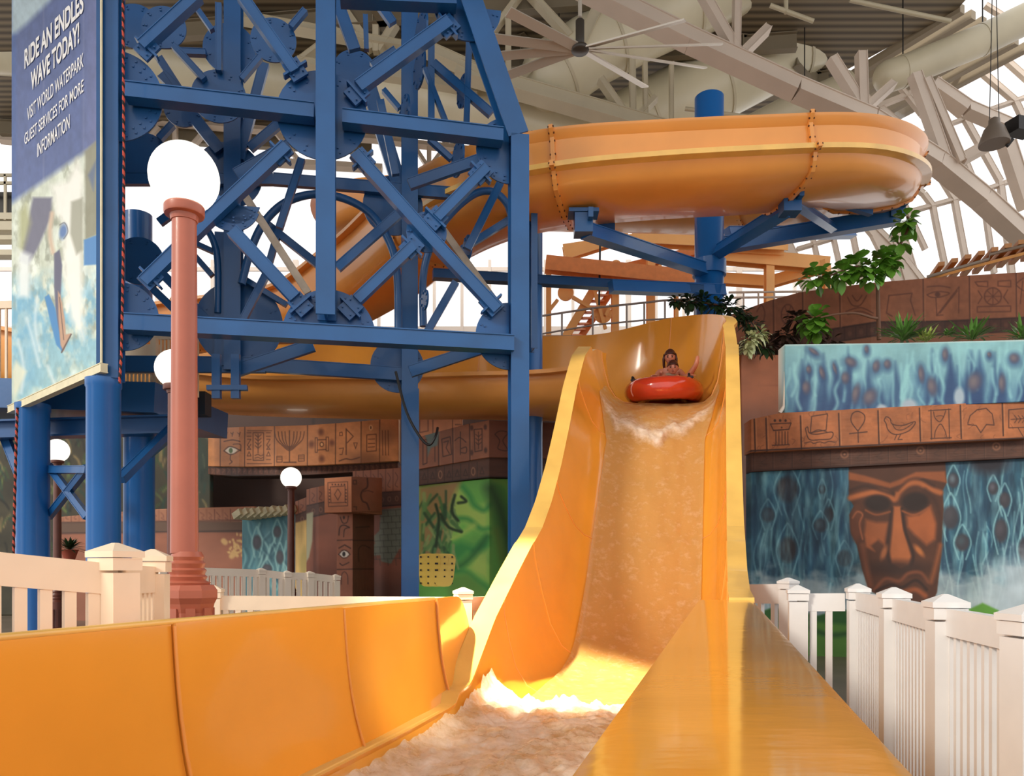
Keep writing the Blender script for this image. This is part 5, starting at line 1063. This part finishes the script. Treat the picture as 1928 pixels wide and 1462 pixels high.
cv.poly([(134,380),(156,372),(156,470),(144,480),(132,440)], (150,150,132), 3, .8); cv.poly([(160,285),(188,258),(190,440),(160,452)], (136,134,112), 3, .9); cv.poly([(166,330),(182,300),(176,360)], (92,108,136), 3, .9); cv.poly([(158,452),(190,440),(190,498),(158,500)], (74,132,190), 1.5)
cv.poly([(102,478),(112,470),(117,500),(114,560),(118,610),(122,650),(116,664),(106,600),(102,540)], (98,98,120), 1.5); cv.poly([(84,560),(92,554),(104,580),(112,630),(117,662),(106,650),(96,610)], (70,134,190), 1.2)
cv.poly([(109,548),(114,556),(122,600),(124,630),(134,628),(120,662),(114,650),(110,600)], (188,150,124), 1.2); cv.line([(134,630),(116,664)], 2.5, (84,66,60), .8); cv.line([(112,560),(120,640)], 1.2, (70,56,56), .6)
cv.poly([(24,560),(60,560),(80,620),(70,720),(40,740),(26,700)], (112,172,204), 14, .6); cv.poly([(34,470),(58,480),(56,560),(34,560)], (232,238,236), 6, .9)
for pts in ([(50,600),(62,640),(74,690)],[(70,560),(66,610),(74,660)],[(90,690),(110,730),(140,700)],[(34,640),(44,690),(40,740)]): cv.curve(pts, 4, (232,240,240), 4, .7)
cv.poly([(26,756),(50,700),(30,680),(22,700)], (226,224,196), 4, .8)
cv.build('printed_fabric', BPL, [(22,-50),(192,-50)], [(22,770),(160,706),(192,697)], bn, .03, (-.4,.6,0))
BW = mat('banner_white', (244,242,240), .6); bf, bnn = plane((24,12.75), (158,10.95), -.012)
def letters(txt, pa, pb, cap, off, nm='lettering'):
    cu = bpy.data.curves.new('txt', 'FONT'); cu.body = txt; cu.offset = off; cu.space_character = 1.0; ob = bpy.data.objects.new('txt', cu); C.objects.link(ob)
    dg = bpy.context.evaluated_depsgraph_get(); me = bpy.data.meshes.new_from_object(ob.evaluated_get(dg)); bpy.data.objects.remove(ob)
    co = np.array([v.co[:] for v in me.vertices]); x0, x1 = co[:,0].min(), co[:,0].max(); h = co[:,1].max()
    A, B = bf(*pa), bf(*pb); T = bf(pa[0], pa[1]-cap); up = T-A; off_ = Vector(bn.location)
    for v in me.vertices: u = (v.co.x-x0)/(x1-x0); w_ = v.co.y/h; v.co = A.lerp(B, u)+up*w_-off_
    me.materials.append(BW); o = bpy.data.objects.new(nm, me); C.objects.link(o); o.parent = bn; o['label'] = 'white lettering reading '+txt; me.name = nm
letters('RIDE AN ENDLES', (46,129), (157,20), 35, .03); letters('WAVE TODAY!', (58,171), (149,79), 35, .03)
letters('VISIT WORLD WATERPARK', (51,228), (157,125), 24, .008); letters('GUEST SERVICES FOR MORE', (46,273), (157,172), 21, .008); letters('INFORMATION', (70,296), (131,241), 25, .008)
mb = MB(); mb.channel(P(20,772,12.85), P(196,693,10.25), .12, .1, (0,-1,0)); mb.build('hem_bar', mat('cream_hem_bar', (226,216,180), .5, noise=.08), bn)
mb = MB(); mb.bar(P(191,-50,10.28), P(191,695,10.28), .02, .03, (0,1,0)); mb.build('edge_hem', mat('cream_hem_bar', (226,216,180), .5), bn)
# ------------------------------------------------------------------ inflatable ring with two riders at the crest of the drop
RED = mat('red_vinyl_ring', (206, 62, 34), .18, noise=.06, coat=.6)
tc_ = Vector((2.66, 13.95, 4.58)); hd = Vector((.264, 1, 0)).normalized(); tilt = .12
def tl(u, v, h):   # u across, v along the flow (uphill), h up
    vv = Vector((hd.x*math.cos(tilt), hd.y*math.cos(tilt), math.sin(tilt))); uu = Vector((hd.y, -hd.x, 0)); nn = uu.cross(vv); return tc_+uu*u+vv*v+nn*h
ring = thing('inflatable_ring', 'orange red inflatable double ring with black handles carrying two riders', 'inflatable ring', tuple(tc_))
mb = MB(); vs = []; fs = []; NU, NV = 56, 18
for i in range(NU):
    a = 2*math.pi*i/NU
    ca, sa = math.copysign(abs(math.cos(a))**.9, math.cos(a)), math.copysign(abs(math.sin(a))**.9, math.sin(a))
    for j in range(NV):
        b = 2*math.pi*j/NV; rr = .185*(1+.012*math.cos(a*28)); vs.append(tl(ca*(.49+rr*math.cos(b)), sa*(.82+rr*math.cos(b)), rr*1.02*math.sin(b)))
for i in range(NU):
    for j in range(NV): fs.append((i*NV+j, ((i+1)%NU)*NV+j, ((i+1)%NU)*NV+(j+1)%NV, i*NV+(j+1)%NV))
mb.add(vs, fs, 0, True); mb.build('tube', RED, ring)
mb = MB(); mb.add([tl(.42*math.cos(2*math.pi*k/24), .75*math.sin(2*math.pi*k/24), -.1+dz) for dz in (-.02, .02) for k in range(24)], [tuple(range(23,-1,-1)), tuple(range(24,48))]+[(k,(k+1)%24,24+(k+1)%24,24+k) for k in range(24)]); mb.build('floor_sheet', RED, ring)
for u, v in ((-.47,-.42),(.47,-.42),(-.47,.45),(.47,.45)):
    mb = MB(); mb.tube([tl(u-.02,v-.1,.17),tl(u-.02,v-.08,.23),tl(u-.02,v+.08,.23),tl(u-.02,v+.1,.17)], .02, 8); mb.bar(tl(u,v-.11,.18), tl(u,v-.06,.18), .1,.03); mb.bar(tl(u,v+.06,.18), tl(u,v+.11,.18), .1,.03); mb.build('handle', DARK, ring)
mb = MB(); mb.tube([tl(-.30-.37*math.cos(b)*0-.0+(-.19*math.cos(b)), -.62-.13*math.cos(b), .19*math.sin(b)) for b in np.linspace(-.6, 1.4, 9)], .012, 6); mb.build('pale_seam', mat('pale_vinyl_seam', (226,150,130), .3), ring)
SKIN = mat('wet_skin', (212, 138, 110), .4, noise=.06); HAIRB = mat('wet_brown_hair', (74, 38, 28), .35); EYEM = mat('eye_dark', (40,24,20), .3); LIP = mat('lip', (150,70,60), .5)
def figure(name, label, joints, edges, head_c, hr, face_dir, hair_long, cloth=None):
    """joints: name -> (pos, radius); grown with a skin modifier, head and ears fused by a voxel remesh"""
    me = bpy.data.meshes.new('g'); keys = list(joints); me.from_pydata([tuple(joints[k][0]) for k in keys], [(keys.index(a), keys.index(b)) for a, b in edges], [])
    ob = bpy.data.objects.new('g', me); C.objects.link(ob); sk = ob.modifiers.new('s', 'SKIN'); sk.use_smooth_shade = True
    for i, k in enumerate(keys): sv = me.skin_vertices[0].data[i]; sv.radius = (joints[k][1],)*2; sv.use_root = (i == 0)
    ss = ob.modifiers.new('u', 'SUBSURF'); ss.levels = 1; dg = bpy.context.evaluated_depsgraph_get(); body = bpy.data.meshes.new_from_object(ob.evaluated_get(dg)); bpy.data.objects.remove(ob)
    f = Vector(face_dir).normalized(); s_ = f.cross(Vector((0,0,1))).normalized(); u = s_.cross(f); hc = Vector(head_c); hd_ = MB()
    def q(a, b, c): return hc+s_*a*hr+f*b*hr+u*c*hr
    rot = Matrix((s_, f, u)).transposed()
    hd_.ell(hc, (hr*.78, hr*.95, hr*1.05), 24, rot=rot); hd_.ell(q(0,.22,-.45), (hr*.56, hr*.62, hr*.62), 18, rot=rot); hd_.ell(q(0,.93,-.16), (hr*.11, hr*.18, hr*.2), 10, rot=rot)
    hd_.ell(q(0,.84,-.5), (hr*.24,hr*.1,hr*.07), 10, rot=rot); hd_.ell(q(0,.78,.2), (hr*.5,hr*.14,hr*.09), 10, rot=rot)
    for e in (-1, 1): hd_.ell(q(e*.8, 0, -.1), (hr*.1, hr*.18, hr*.26), 10, rot=rot)
    me2 = bpy.data.meshes.new('h'); me2.from_pydata([tuple(v) for v in hd_.v], [], hd_.f); bm = bmesh.new(); bm.from_mesh(body); bm.from_mesh(me2); jm = bpy.data.meshes.new('j'); bm.to_mesh(jm); bm.free()
    jo = bpy.data.objects.new('j', jm); C.objects.link(jo); rm = jo.modifiers.new('r', 'REMESH'); rm.mode = 'VOXEL'; rm.voxel_size = .009; rm.use_smooth_shade = True
    dg = bpy.context.evaluated_depsgraph_get(); fin = bpy.data.meshes.new_from_object(jo.evaluated_get(dg)); bpy.data.objects.remove(jo)
    root = Vector(joints[keys[0]][0]); t = thing(name, label, 'person', tuple(root)); fin.transform(Matrix.Translation(-root)); fin.name = 'body'; fin.materials.clear(); fin.materials.append(SKIN)
    o = bpy.data.objects.new('body', fin); C.objects.link(o); o.parent = t
    for e in (-1, 1): mb = MB(); mb.ell(q(e*.32, .84, .02), (hr*.12,)*3, 10); mb.build('eye', EYEM, t); mb = MB(); mb.tube([q(e*.16,.93,.2), q(e*.32,.93,.26), q(e*.5,.8,.2)], hr*.035, 6); mb.build('eyebrow', HAIRB, t)
    mb = MB(); mb.tube([q(-.2,.93,-.5), q(0,.97,-.5), q(.2,.93,-.5)], hr*.045, 6); mb.build('mouth', LIP, t)
    mb = MB(); N = 22; vs = []; fs = []     # hair cap
    for i in range(11):
        for k in range(N+1):
            th = math.pi*.5*i/10*1.25; ph = math.pi*2*k/N; a = math.sin(th)*math.cos(ph); b = math.sin(th)*math.sin(ph); c = math.cos(th)
            front = max(0, b); c2 = max(c, -.35 if b < .1 else .42*front+.05) if front > .1 else c
            wv_ = 1+.03*math.sin(k*3.1); vs.append(q(a*.88*wv_, b*(1.03 if b < 0 else .98)*wv_-.04, c2*1.16))
    for i in range(10):
        for k in range(N): fs.append((i*(N+1)+k, i*(N+1)+k+1, (i+1)*(N+1)+k+1, (i+1)*(N+1)+k))
    mb.add(vs, fs, 0, True)
    if hair_long:
        for e in (-1, 1):
            for k in range(3): mb.tube([q(e*(.7+.05*k), -.1+.1*k, .4), q(e*(.88+.04*k), -.1+.12*k, -.3), q(e*(.8+.08*k), .0+.1*k, -1.2), q(e*(.7+.1*k), .1, -1.9)], [hr*.14, hr*.16, hr*.13, hr*.05], 8)
    h = mb.build('hair', HAIRB, t); sm = h.modifiers.new('s', 'SOLIDIFY'); sm.thickness = .012
    if cloth:
        for nm, m, fn in cloth: mb = MB(); fn(mb); mb.build(nm, m, t)
    return t
def fingers(J, E, wrist, name, d, side, curl):
    d = Vector(d).normalized(); side = Vector(side).normalized(); curl = Vector(curl).normalized(); w_ = Vector(J[wrist][0]); p = name+'palm'; J[p] = (w_+d*.055, .026); E.append((wrist, p))
    for k, (o_, L) in enumerate(((-.03,.066),(-.01,.074),(.01,.07),(.029,.056))):
        a, b, c = name+f'f{k}a', name+f'f{k}b', name+f'f{k}c'; J[a] = (w_+d*.092+side*o_, .0095); J[b] = (w_+d*(.092+L*.5)+side*o_*1.1+curl*.01, .0085); J[c] = (w_+d*(.092+L*.8)+side*o_*1.1+curl*.03, .0075); E += [(p, a), (a, b), (b, c)]
    a, b = name+'ta', name+'tb'; J[a] = (w_+d*.05+side*-.045, .010); J[b] = (w_+d*.09+side*-.06+curl*.012, .0085); E += [(p, a), (a, b)]
V = Vector
# adult, behind, holding the child in front
hx = 2.81; J = {}; E_ = []
J['pel'] = (V((2.88,14.55,4.66)), .15); J['wst'] = (V((2.87,14.53,4.80)), .125); J['chs'] = (V((2.86,14.48,5.0)), .15); J['nkb'] = (V((2.855,14.45,5.13)), .075); J['nk'] = (V((2.85,14.42,5.19)), .055); J['hd0'] = (V((2.85,14.40,5.27)), .06)
E_ += [('pel','wst'),('wst','chs'),('chs','nkb'),('nkb','nk'),('nk','hd0')]
for s_, n in ((-1,'l'),(1,'r')):
    J[n+'sh'] = (V((2.86+s_*.18,14.44,5.08)), .06); J[n+'el'] = (V((2.83+s_*.27,14.24,4.90)), .045); J[n+'wr'] = (V((2.80+s_*.30,14.02,4.865)), .027); E_ += [('chs',n+'sh'),(n+'sh',n+'el'),(n+'el',n+'wr')]
    fingers(J, E_, n+'wr', n+'h', (s_*.3,-1,.0), (1,0,0), (0,-.3,-1))
    J[n+'hp'] = (V((2.88+s_*.10,14.47,4.65)), .105)
    E_.append(('pel', n+'hp'))
J['lkn'] = (V((2.70,14.02,4.86)), .062); J['lan'] = (V((2.55,13.66,4.78)), .038); J['lto'] = (V((2.53,13.52,4.84)), .028); E_ += [('lhp','lkn'),('lkn','lan'),('lan','lto')]
J['rkn'] = (V((3.07,14.05,4.82)), .07); J['ran'] = (V((3.17,13.80,4.99)), .045); J['rhl'] = (V((3.19,13.76,5.04)), .045); J['rto'] = (V((3.215,13.78,5.18)), .034); E_ += [('rhp','rkn'),('rkn','ran'),('ran','rhl'),('rhl','rto')]
figure('rider', 'person with long wet hair at the back of the ring, one foot raised', J, E_, (2.85,14.37,5.31), .122, (-.2,-1,-.28), True)
# child, in front
J = {}; E_ = []; b = V((2.80,14.12,4.66))
J['pel'] = (b, .11); J['wst'] = (b+V((0,-.01,.1)), .095); J['chs'] = (b+V((0,-.02,.21)), .108); J['nkb'] = (b+V((0,-.03,.285)), .055); J['nk'] = (b+V((0,-.035,.32)), .042); E_ += [('pel','wst'),('wst','chs'),('chs','nkb'),('nkb','nk')]
for s_, n in ((-1,'l'),(1,'r')):
    J[n+'sh'] = (b+V((s_*.12,-.03,.235)), .04); J[n+'el'] = (b+V((s_*.2,-.12,.14)), .03); J[n+'wr'] = (b+V((s_*.28,-.26,.17)), .02); E_ += [('chs',n+'sh'),(n+'sh',n+'el'),(n+'el',n+'wr')]
    fingers(J, E_, n+'wr', n+'h', (s_*.5,-1,.1), (1,0,0), (0,-.3,-1))
    J[n+'hp'] = (b+V((s_*.07,-.06,-.01)), .075); J[n+'kn'] = (b+V((s_*.11,-.34,.07)), .05); J[n+'an'] = (b+V((s_*.1,-.6,-.03)), .032); J[n+'to'] = (b+V((s_*.1,-.7,.04)), .022); E_ += [('pel',n+'hp'),(n+'hp',n+'kn'),(n+'kn',n+'an'),(n+'an',n+'to')]
def vest(mb): mb.lathe([(.105,.03),(.118,.1),(.122,.18),(.118,.24),(.09,.275)], b+V((0,-.018,0)), 20, sy=.95)
def strap(mb): mb.lathe([(.124,.12),(.127,.15),(.124,.18)], b+V((0,-.018,0)), 20, sy=.95)
figure('rider', 'child with short wet hair seated in front in the ring, looking at the camera', J, E_, (2.83,14.02,5.03), .116, (-.2,-1,-.22), False, [('swim_shirt', mat('grey_swim_shirt', (150,128,106), .5), vest), ('chest_strap', DARK, strap)])

# ------------------------------------------------------------------ water on the slide
def water_mat():
    m = bpy.data.materials.new('slide_water'); m.use_nodes = True; t = m.node_tree; b = t.nodes['Principled BSDF']
    a = t.nodes.new('ShaderNodeVertexColor'); a.layer_name = 'Foam'; n = t.nodes.new('ShaderNodeTexNoise'); n.inputs['Scale'].default_value = 9; n.inputs['Detail'].default_value = 7; n.inputs['Roughness'].default_value = .7
    tc = t.nodes.new('ShaderNodeTexCoord'); t.links.new(tc.outputs['Object'], n.inputs[0])
    ad = t.nodes.new('ShaderNodeMath'); ad.operation = 'MULTIPLY_ADD'; ad.inputs[1].default_value = 1.5; t.links.new(n.outputs['Fac'], ad.inputs[0]); sub = t.nodes.new('ShaderNodeMath'); sub.operation = 'SUBTRACT'; sub.inputs[1].default_value = .92; t.links.new(a.outputs[0], sub.inputs[0]); t.links.new(sub.outputs[0], ad.inputs[2]); ad.use_clamp = True
    mx = t.nodes.new('ShaderNodeMix'); mx.data_type = 'RGBA'; mx.inputs[6].default_value = rgb((222, 184, 118)); mx.inputs[7].default_value = rgb((254, 240, 224)); t.links.new(ad.outputs[0], mx.inputs[0]); t.links.new(mx.outputs[2], b.inputs['Base Color'])
    al = t.nodes.new('ShaderNodeMapRange'); al.inputs[3].default_value = .52; al.inputs[4].default_value = .92; t.links.new(ad.outputs[0], al.inputs[0]); t.links.new(al.outputs[0], b.inputs['Alpha'])
    ro = t.nodes.new('ShaderNodeMapRange'); ro.inputs[3].default_value = .06; ro.inputs[4].default_value = .5; t.links.new(ad.outputs[0], ro.inputs[0]); t.links.new(ro.outputs[0], b.inputs['Roughness'])
    bp = t.nodes.new('ShaderNodeBump'); bp.inputs['Strength'].default_value = .3; bp.inputs['Distance'].default_value = .05; t.links.new(n.outputs['Fac'], bp.inputs['Height']); t.links.new(bp.outputs[0], b.inputs['Normal']); return m
WATER = water_mat()
def sheet(i0, i1, span, hfn, ffn, label, name='water_sheet', sub=3, nu=90):
    idxs = np.linspace(i0, i1, (i1-i0)*sub+1); vs = []; fo = []
    for t in idxs:
        i = int(min(math.floor(t), len(R_)-2)); g_ = t-i
        f0 = [frame(R_[k], R_[max(k-1,0)], R_[min(k+1,len(R_)-1)]) for k in (i, i+1)]; r = R_[i]*(1-g_)+R_[i+1]*g_; L = f0[0][1].lerp(f0[1][1], g_); N = f0[0][2].lerp(f0[1][2], g_); bb = r[5]/2-.2
        prof = np.array(half(bb, 1.0, 0)[0])
        for j in range(nu+1):
            v = -1+2*j/nu; a = v*(span(r) if callable(span) else span)*bb; H = r[6] if a > 0 else r[7]
            pr_ = half(bb, H, 0)[0]; base = np.interp(abs(a), [p[0] for p in pr_], [p[1] for p in pr_])
            h, fm = hfn(r, a/bb), ffn(r, a/bb); p = Vector(r[:3])+L*a+N*(base+h+.015); vs.append(p); fo.append(fm)
    m = len(idxs); fs = [(i*(nu+1)+j, i*(nu+1)+j+1, (i+1)*(nu+1)+j+1, (i+1)*(nu+1)+j) for i in range(m-1) for j in range(nu)]
    mb = MB(); mb.add(vs, fs, 0, True); o = mb.build(name, WATER); ca = o.data.color_attributes.new('Foam', 'FLOAT_COLOR', 'POINT')
    ca.data.foreach_set('color', np.repeat(np.array(fo)[:, None], 4, 1).astype(np.float32).ravel()); tag(o, label, 'water', kind='stuff'); return o
nz = lambda x, y, s=0: float(noise2(np.array([x+20.]), np.array([y+20.]), s)[0]-.5)
def h1(r, v): Y = r[1]; f_ = f1(r, v); return .012+.02*nz(v*9, Y*6)+max(0, f_-.35)*(.10+.10*nz(v*12, Y*10, 3)+.05*nz(v*34, Y*30, 6))
def f1(r, v):
    Y = r[1]; c = 12.12+.95*v*v+.16*nz(v*5, 1)+.10*nz(v*13, 4); d = (Y-c)
    band = math.exp(-(d/.11)**2)*1.05 if d < 0 else math.exp(-(d/.26)**2)*1.05
    return .10+.2*abs(nz(v*6, Y*2.2, 5))+.72*band*max(0, 1-abs(v)**4*1.3)
sheet(idx(31)-9, idx(39), lambda r: .70+.2*min(1, max(0, (r[1]-12.0)/.8)), h1, f1, 'thin sheet of water running down the slide with a foamy wave before the ring')
def f2(r, v):
    Y = r[1]; e = 7.6+.5*v+.5*nz(v*4, 2, 6); return min(1, max(0, (e-Y)/.5))*(.52+.6*nz(v*7, Y*3, 7))+.2+.3*min(1, max(0, (e-Y)/.3))*max(0, 1-(e-Y)/1.6)
def h2(r, v):
    Y = r[1]; e = 7.6+.5*v+.5*nz(v*4, 2, 6); k = min(1, max(0, (e-Y)/.4)); c = max(0, 1-abs(e-.5-Y)/.5); return .01+k*(.03+.05*nz(v*5, Y*3, 8)+.04*nz(v*16, Y*12, 9)+.018*nz(v*45, Y*36, 2))+c*(.03+.10*nz(v*12, Y*9, 4)+.07*nz(v*34, Y*26, 12))*(1 if v < .55 else .4)
sheet(idx(39), N_-10, lambda r: .78+.17*min(1, max(0, (8.6-r[1])/1.2)), h2, f2, 'foaming splash water at the foot of the slide and along the run-out', sub=5, nu=110)

# ------------------------------------------------------------------ plants
LEAF = mat('leaf_green', (112, 170, 58), .4, noise=.3, nscale=4); LEAFD = mat('dark_leaf', (40, 66, 34), .45, noise=.3, nscale=6); LEAFP = mat('pale_leaf', (206, 214, 164), .5); STEM = mat('brown_stem', (120, 84, 62), .7)
def leaf(mb, c, d, up, L, W_, bend=.2, mi=0):
    d = Vector(d).normalized(); up = Vector(up); s_ = d.cross(up)
    if s_.length < 1e-3: s_ = d.cross(Vector((1,0,0)))
    s_.normalize(); n = s_.cross(d); vs = []
    for k, wf in enumerate((.06, .55, .95, 1, .75, .05)):
        t = k/5; p = c+d*L*t-Vector((0,0,1))*bend*L*t*t; vs += [p-s_*W_*wf/2+n*W_*.12*wf, p, p+s_*W_*wf/2+n*W_*.12*wf]
    fs = [(3*k+j, 3*k+j+1, 3*k+j+4, 3*k+j+3) for k in range(5) for j in (0, 1)]; mb.add(vs, fs, mi, True)
rp = random.Random(4)
tr = thing('leafy_tree', 'young tree with bare crooked stem and bright round green leaf clusters before the terrace', 'plant', tuple(P(1655,640,16.2)))
for pts, r0 in (([(1655,640,16.2),(1653,560,16.2),(1654,525,16.2),(1672,500,16.1),(1694,462,16),(1712,425,16),(1708,408,16)],.045),([(1654,527,16.2),(1638,510,16.1),(1612,502,16),(1560,520,15.9),(1540,522,15.9)],.03),([(1652,600,16.2),(1640,598,16),(1610,590,15.8),(1575,592,15.7),(1545,598,15.6)],.03),([(1694,462,16),(1680,440,16),(1690,428,16)],.02)):
    mb = MB(); q = [Vector(v) for v in catmull([list(P(*a)) for a in pts], 5)]; mb.tube(q, [r0*(1-.5*i/len(q)) for i in range(len(q))], 8); mb.build('branch', STEM, tr)
for x, y, r in ((1703,418,24),(1694,458,12),(1668,488,26),(1672,500,20),(1618,502,36),(1588,512,28),(1640,520,20),(1536,524,32),(1530,600,32),(1535,618,22)):
    mb = MB(); c0 = P(x, y, 15.95)
    for k in range(int(r*1.3)):
        d = Vector((rp.uniform(-1,1), rp.uniform(-1,.6), rp.uniform(-.8,1))).normalized(); c = c0+d*r*.011*rp.uniform(.1,.6); leaf(mb, c, d, (0,0,1), rp.uniform(.15,.26), rp.uniform(.16,.24), .35)
    mb.build('leaf_cluster', LEAF, tr)
def bush(label, spots, m, n, size, Y, cat='plant'):
    x, y, r = spots[0]; t = thing('leafy_shrub', label, cat, tuple(P(x, y, Y)))
    for (x, y, r) in spots:
        mb = MB(); c0 = P(x, y, Y)
        for k in range(int(n*r/20)):
            d = Vector((rp.gauss(0,1), rp.gauss(0,1), rp.gauss(0,.8))).normalized(); c = c0+Vector((d.x*r, d.y*r*.8, d.z*r*.7))*(Y/F)*rp.uniform(.2,1); leaf(mb, c, (d.x, d.y-.3, d.z-.2), (0,0,1), size*rp.uniform(.7,1.3), size*.5*rp.uniform(.7,1.2), .3)
        mb.build('foliage', m, t)
    return t
t = bush('dark leaved creeper trailing over the blue pole foot behind the peak of the slide wall', [(1275,566,12),(1300,568,14),(1325,566,14),(1350,574,20),(1375,578,20),(1395,592,18),(1415,612,16),(1420,640,16),(1440,655,14)], LEAFD, 60, .16, 15.6)
mb = MB(); mb.tube([Vector(v) for v in catmull([list(P(*a)) for a in [(1420,660,15.6),(1400,600,15.6),(1350,575,15.6),(1262,564,15.6)]], 6)], .02, 6); mb.build('stem', STEM, t)
bush('cream and green variegated shrub between the slide top and the blue wall', [(1430,628,12),(1415,640,14),(1408,655,10)], LEAFP, 50, .15, 15.2)
bush('tangle of dark twigs and leaves on the ledge left of the young tree', [(1480,630,20),(1440,650,20),(1500,600,16),(1560,645,16)], mat('twiggy_brown', (70,50,34), .7), 60, .22, 16.6)
def grass(label, x, y, r, n, Y, pale=False):
    base = P(x, y, Y); t = thing('spiky_plant', label, 'plant', tuple(base), 'spiky plants on the planter'); mb = MB()
    for k in range(n):
        a = rp.uniform(0, math.pi*2); e = rp.uniform(.2, 1.3); d = Vector((math.cos(a)*math.cos(e), math.sin(a)*math.cos(e), math.sin(e))); L = r*Y/F*rp.uniform(.6,1.15); leaf(mb, base+Vector((rp.uniform(-.05,.05),rp.uniform(-.05,.05),0)), d, (0,0,1), L, .045, .45*rp.random())
    mb.build('leaves', mat('spiky_leaf_pale' if pale else 'spiky_leaf', (170,190,96) if pale else (98,146,66), .45, noise=.3, nscale=5), t)
grass('largest dense spiky green plant on the planter right of the young tree', 1702, 641, 62, 120, 13.9)
grass('small pale spiky plant just right of the largest spiky one', 1745, 642, 34, 40, 13.7, True); grass('low dark spiky plant between the pale one and the upright one', 1785, 632, 24, 30, 14.4)
grass('upright spiky plant with thin pale lower leaves, below the carved wheel', 1830, 640, 56, 60, 13.5); grass('spiky plant cut by the right edge of the picture', 1926, 638, 50, 60, 13.0)
fp = thing('potted_fern', 'small potted dark fern far behind, between two round blue pillars', 'plant', tuple(Vector((P(131,HY,20).x, 20, 0))))
c = P(131, 1046, 20); mb = MB(); mb.lathe([(.12,-.12),(.2,.12),(.22,.14),(.17,.14)], c, 16); mb.build('pot', mat('clay_pot', (150,70,50), .7), fp)
mb = MB()
for k in range(70): d = Vector((rp.uniform(-1,1), rp.uniform(-1,1), rp.uniform(.1,1.3))).normalized(); leaf(mb, c+Vector((0,0,.12)), d, (0,0,1), .5, .05, .3)
mb.build('fronds', LEAFD, fp)
pad = thing('pool_barrier', 'dark navy padded barrier seen between the nearest cream pickets', 'barrier', (-3.6, 5.2, 0))
mb = MB(); mb.box((-3.7, 5.0, .5), (2.6,.2,1.0)); mb.build('pad', mat('navy_pad', (38,40,74), .6), pad); mb = MB(); mb.bar((-5,4.88,.98), (-2.4,4.88,.98), .05,.05); mb.build('rail', WHITE_P, pad)
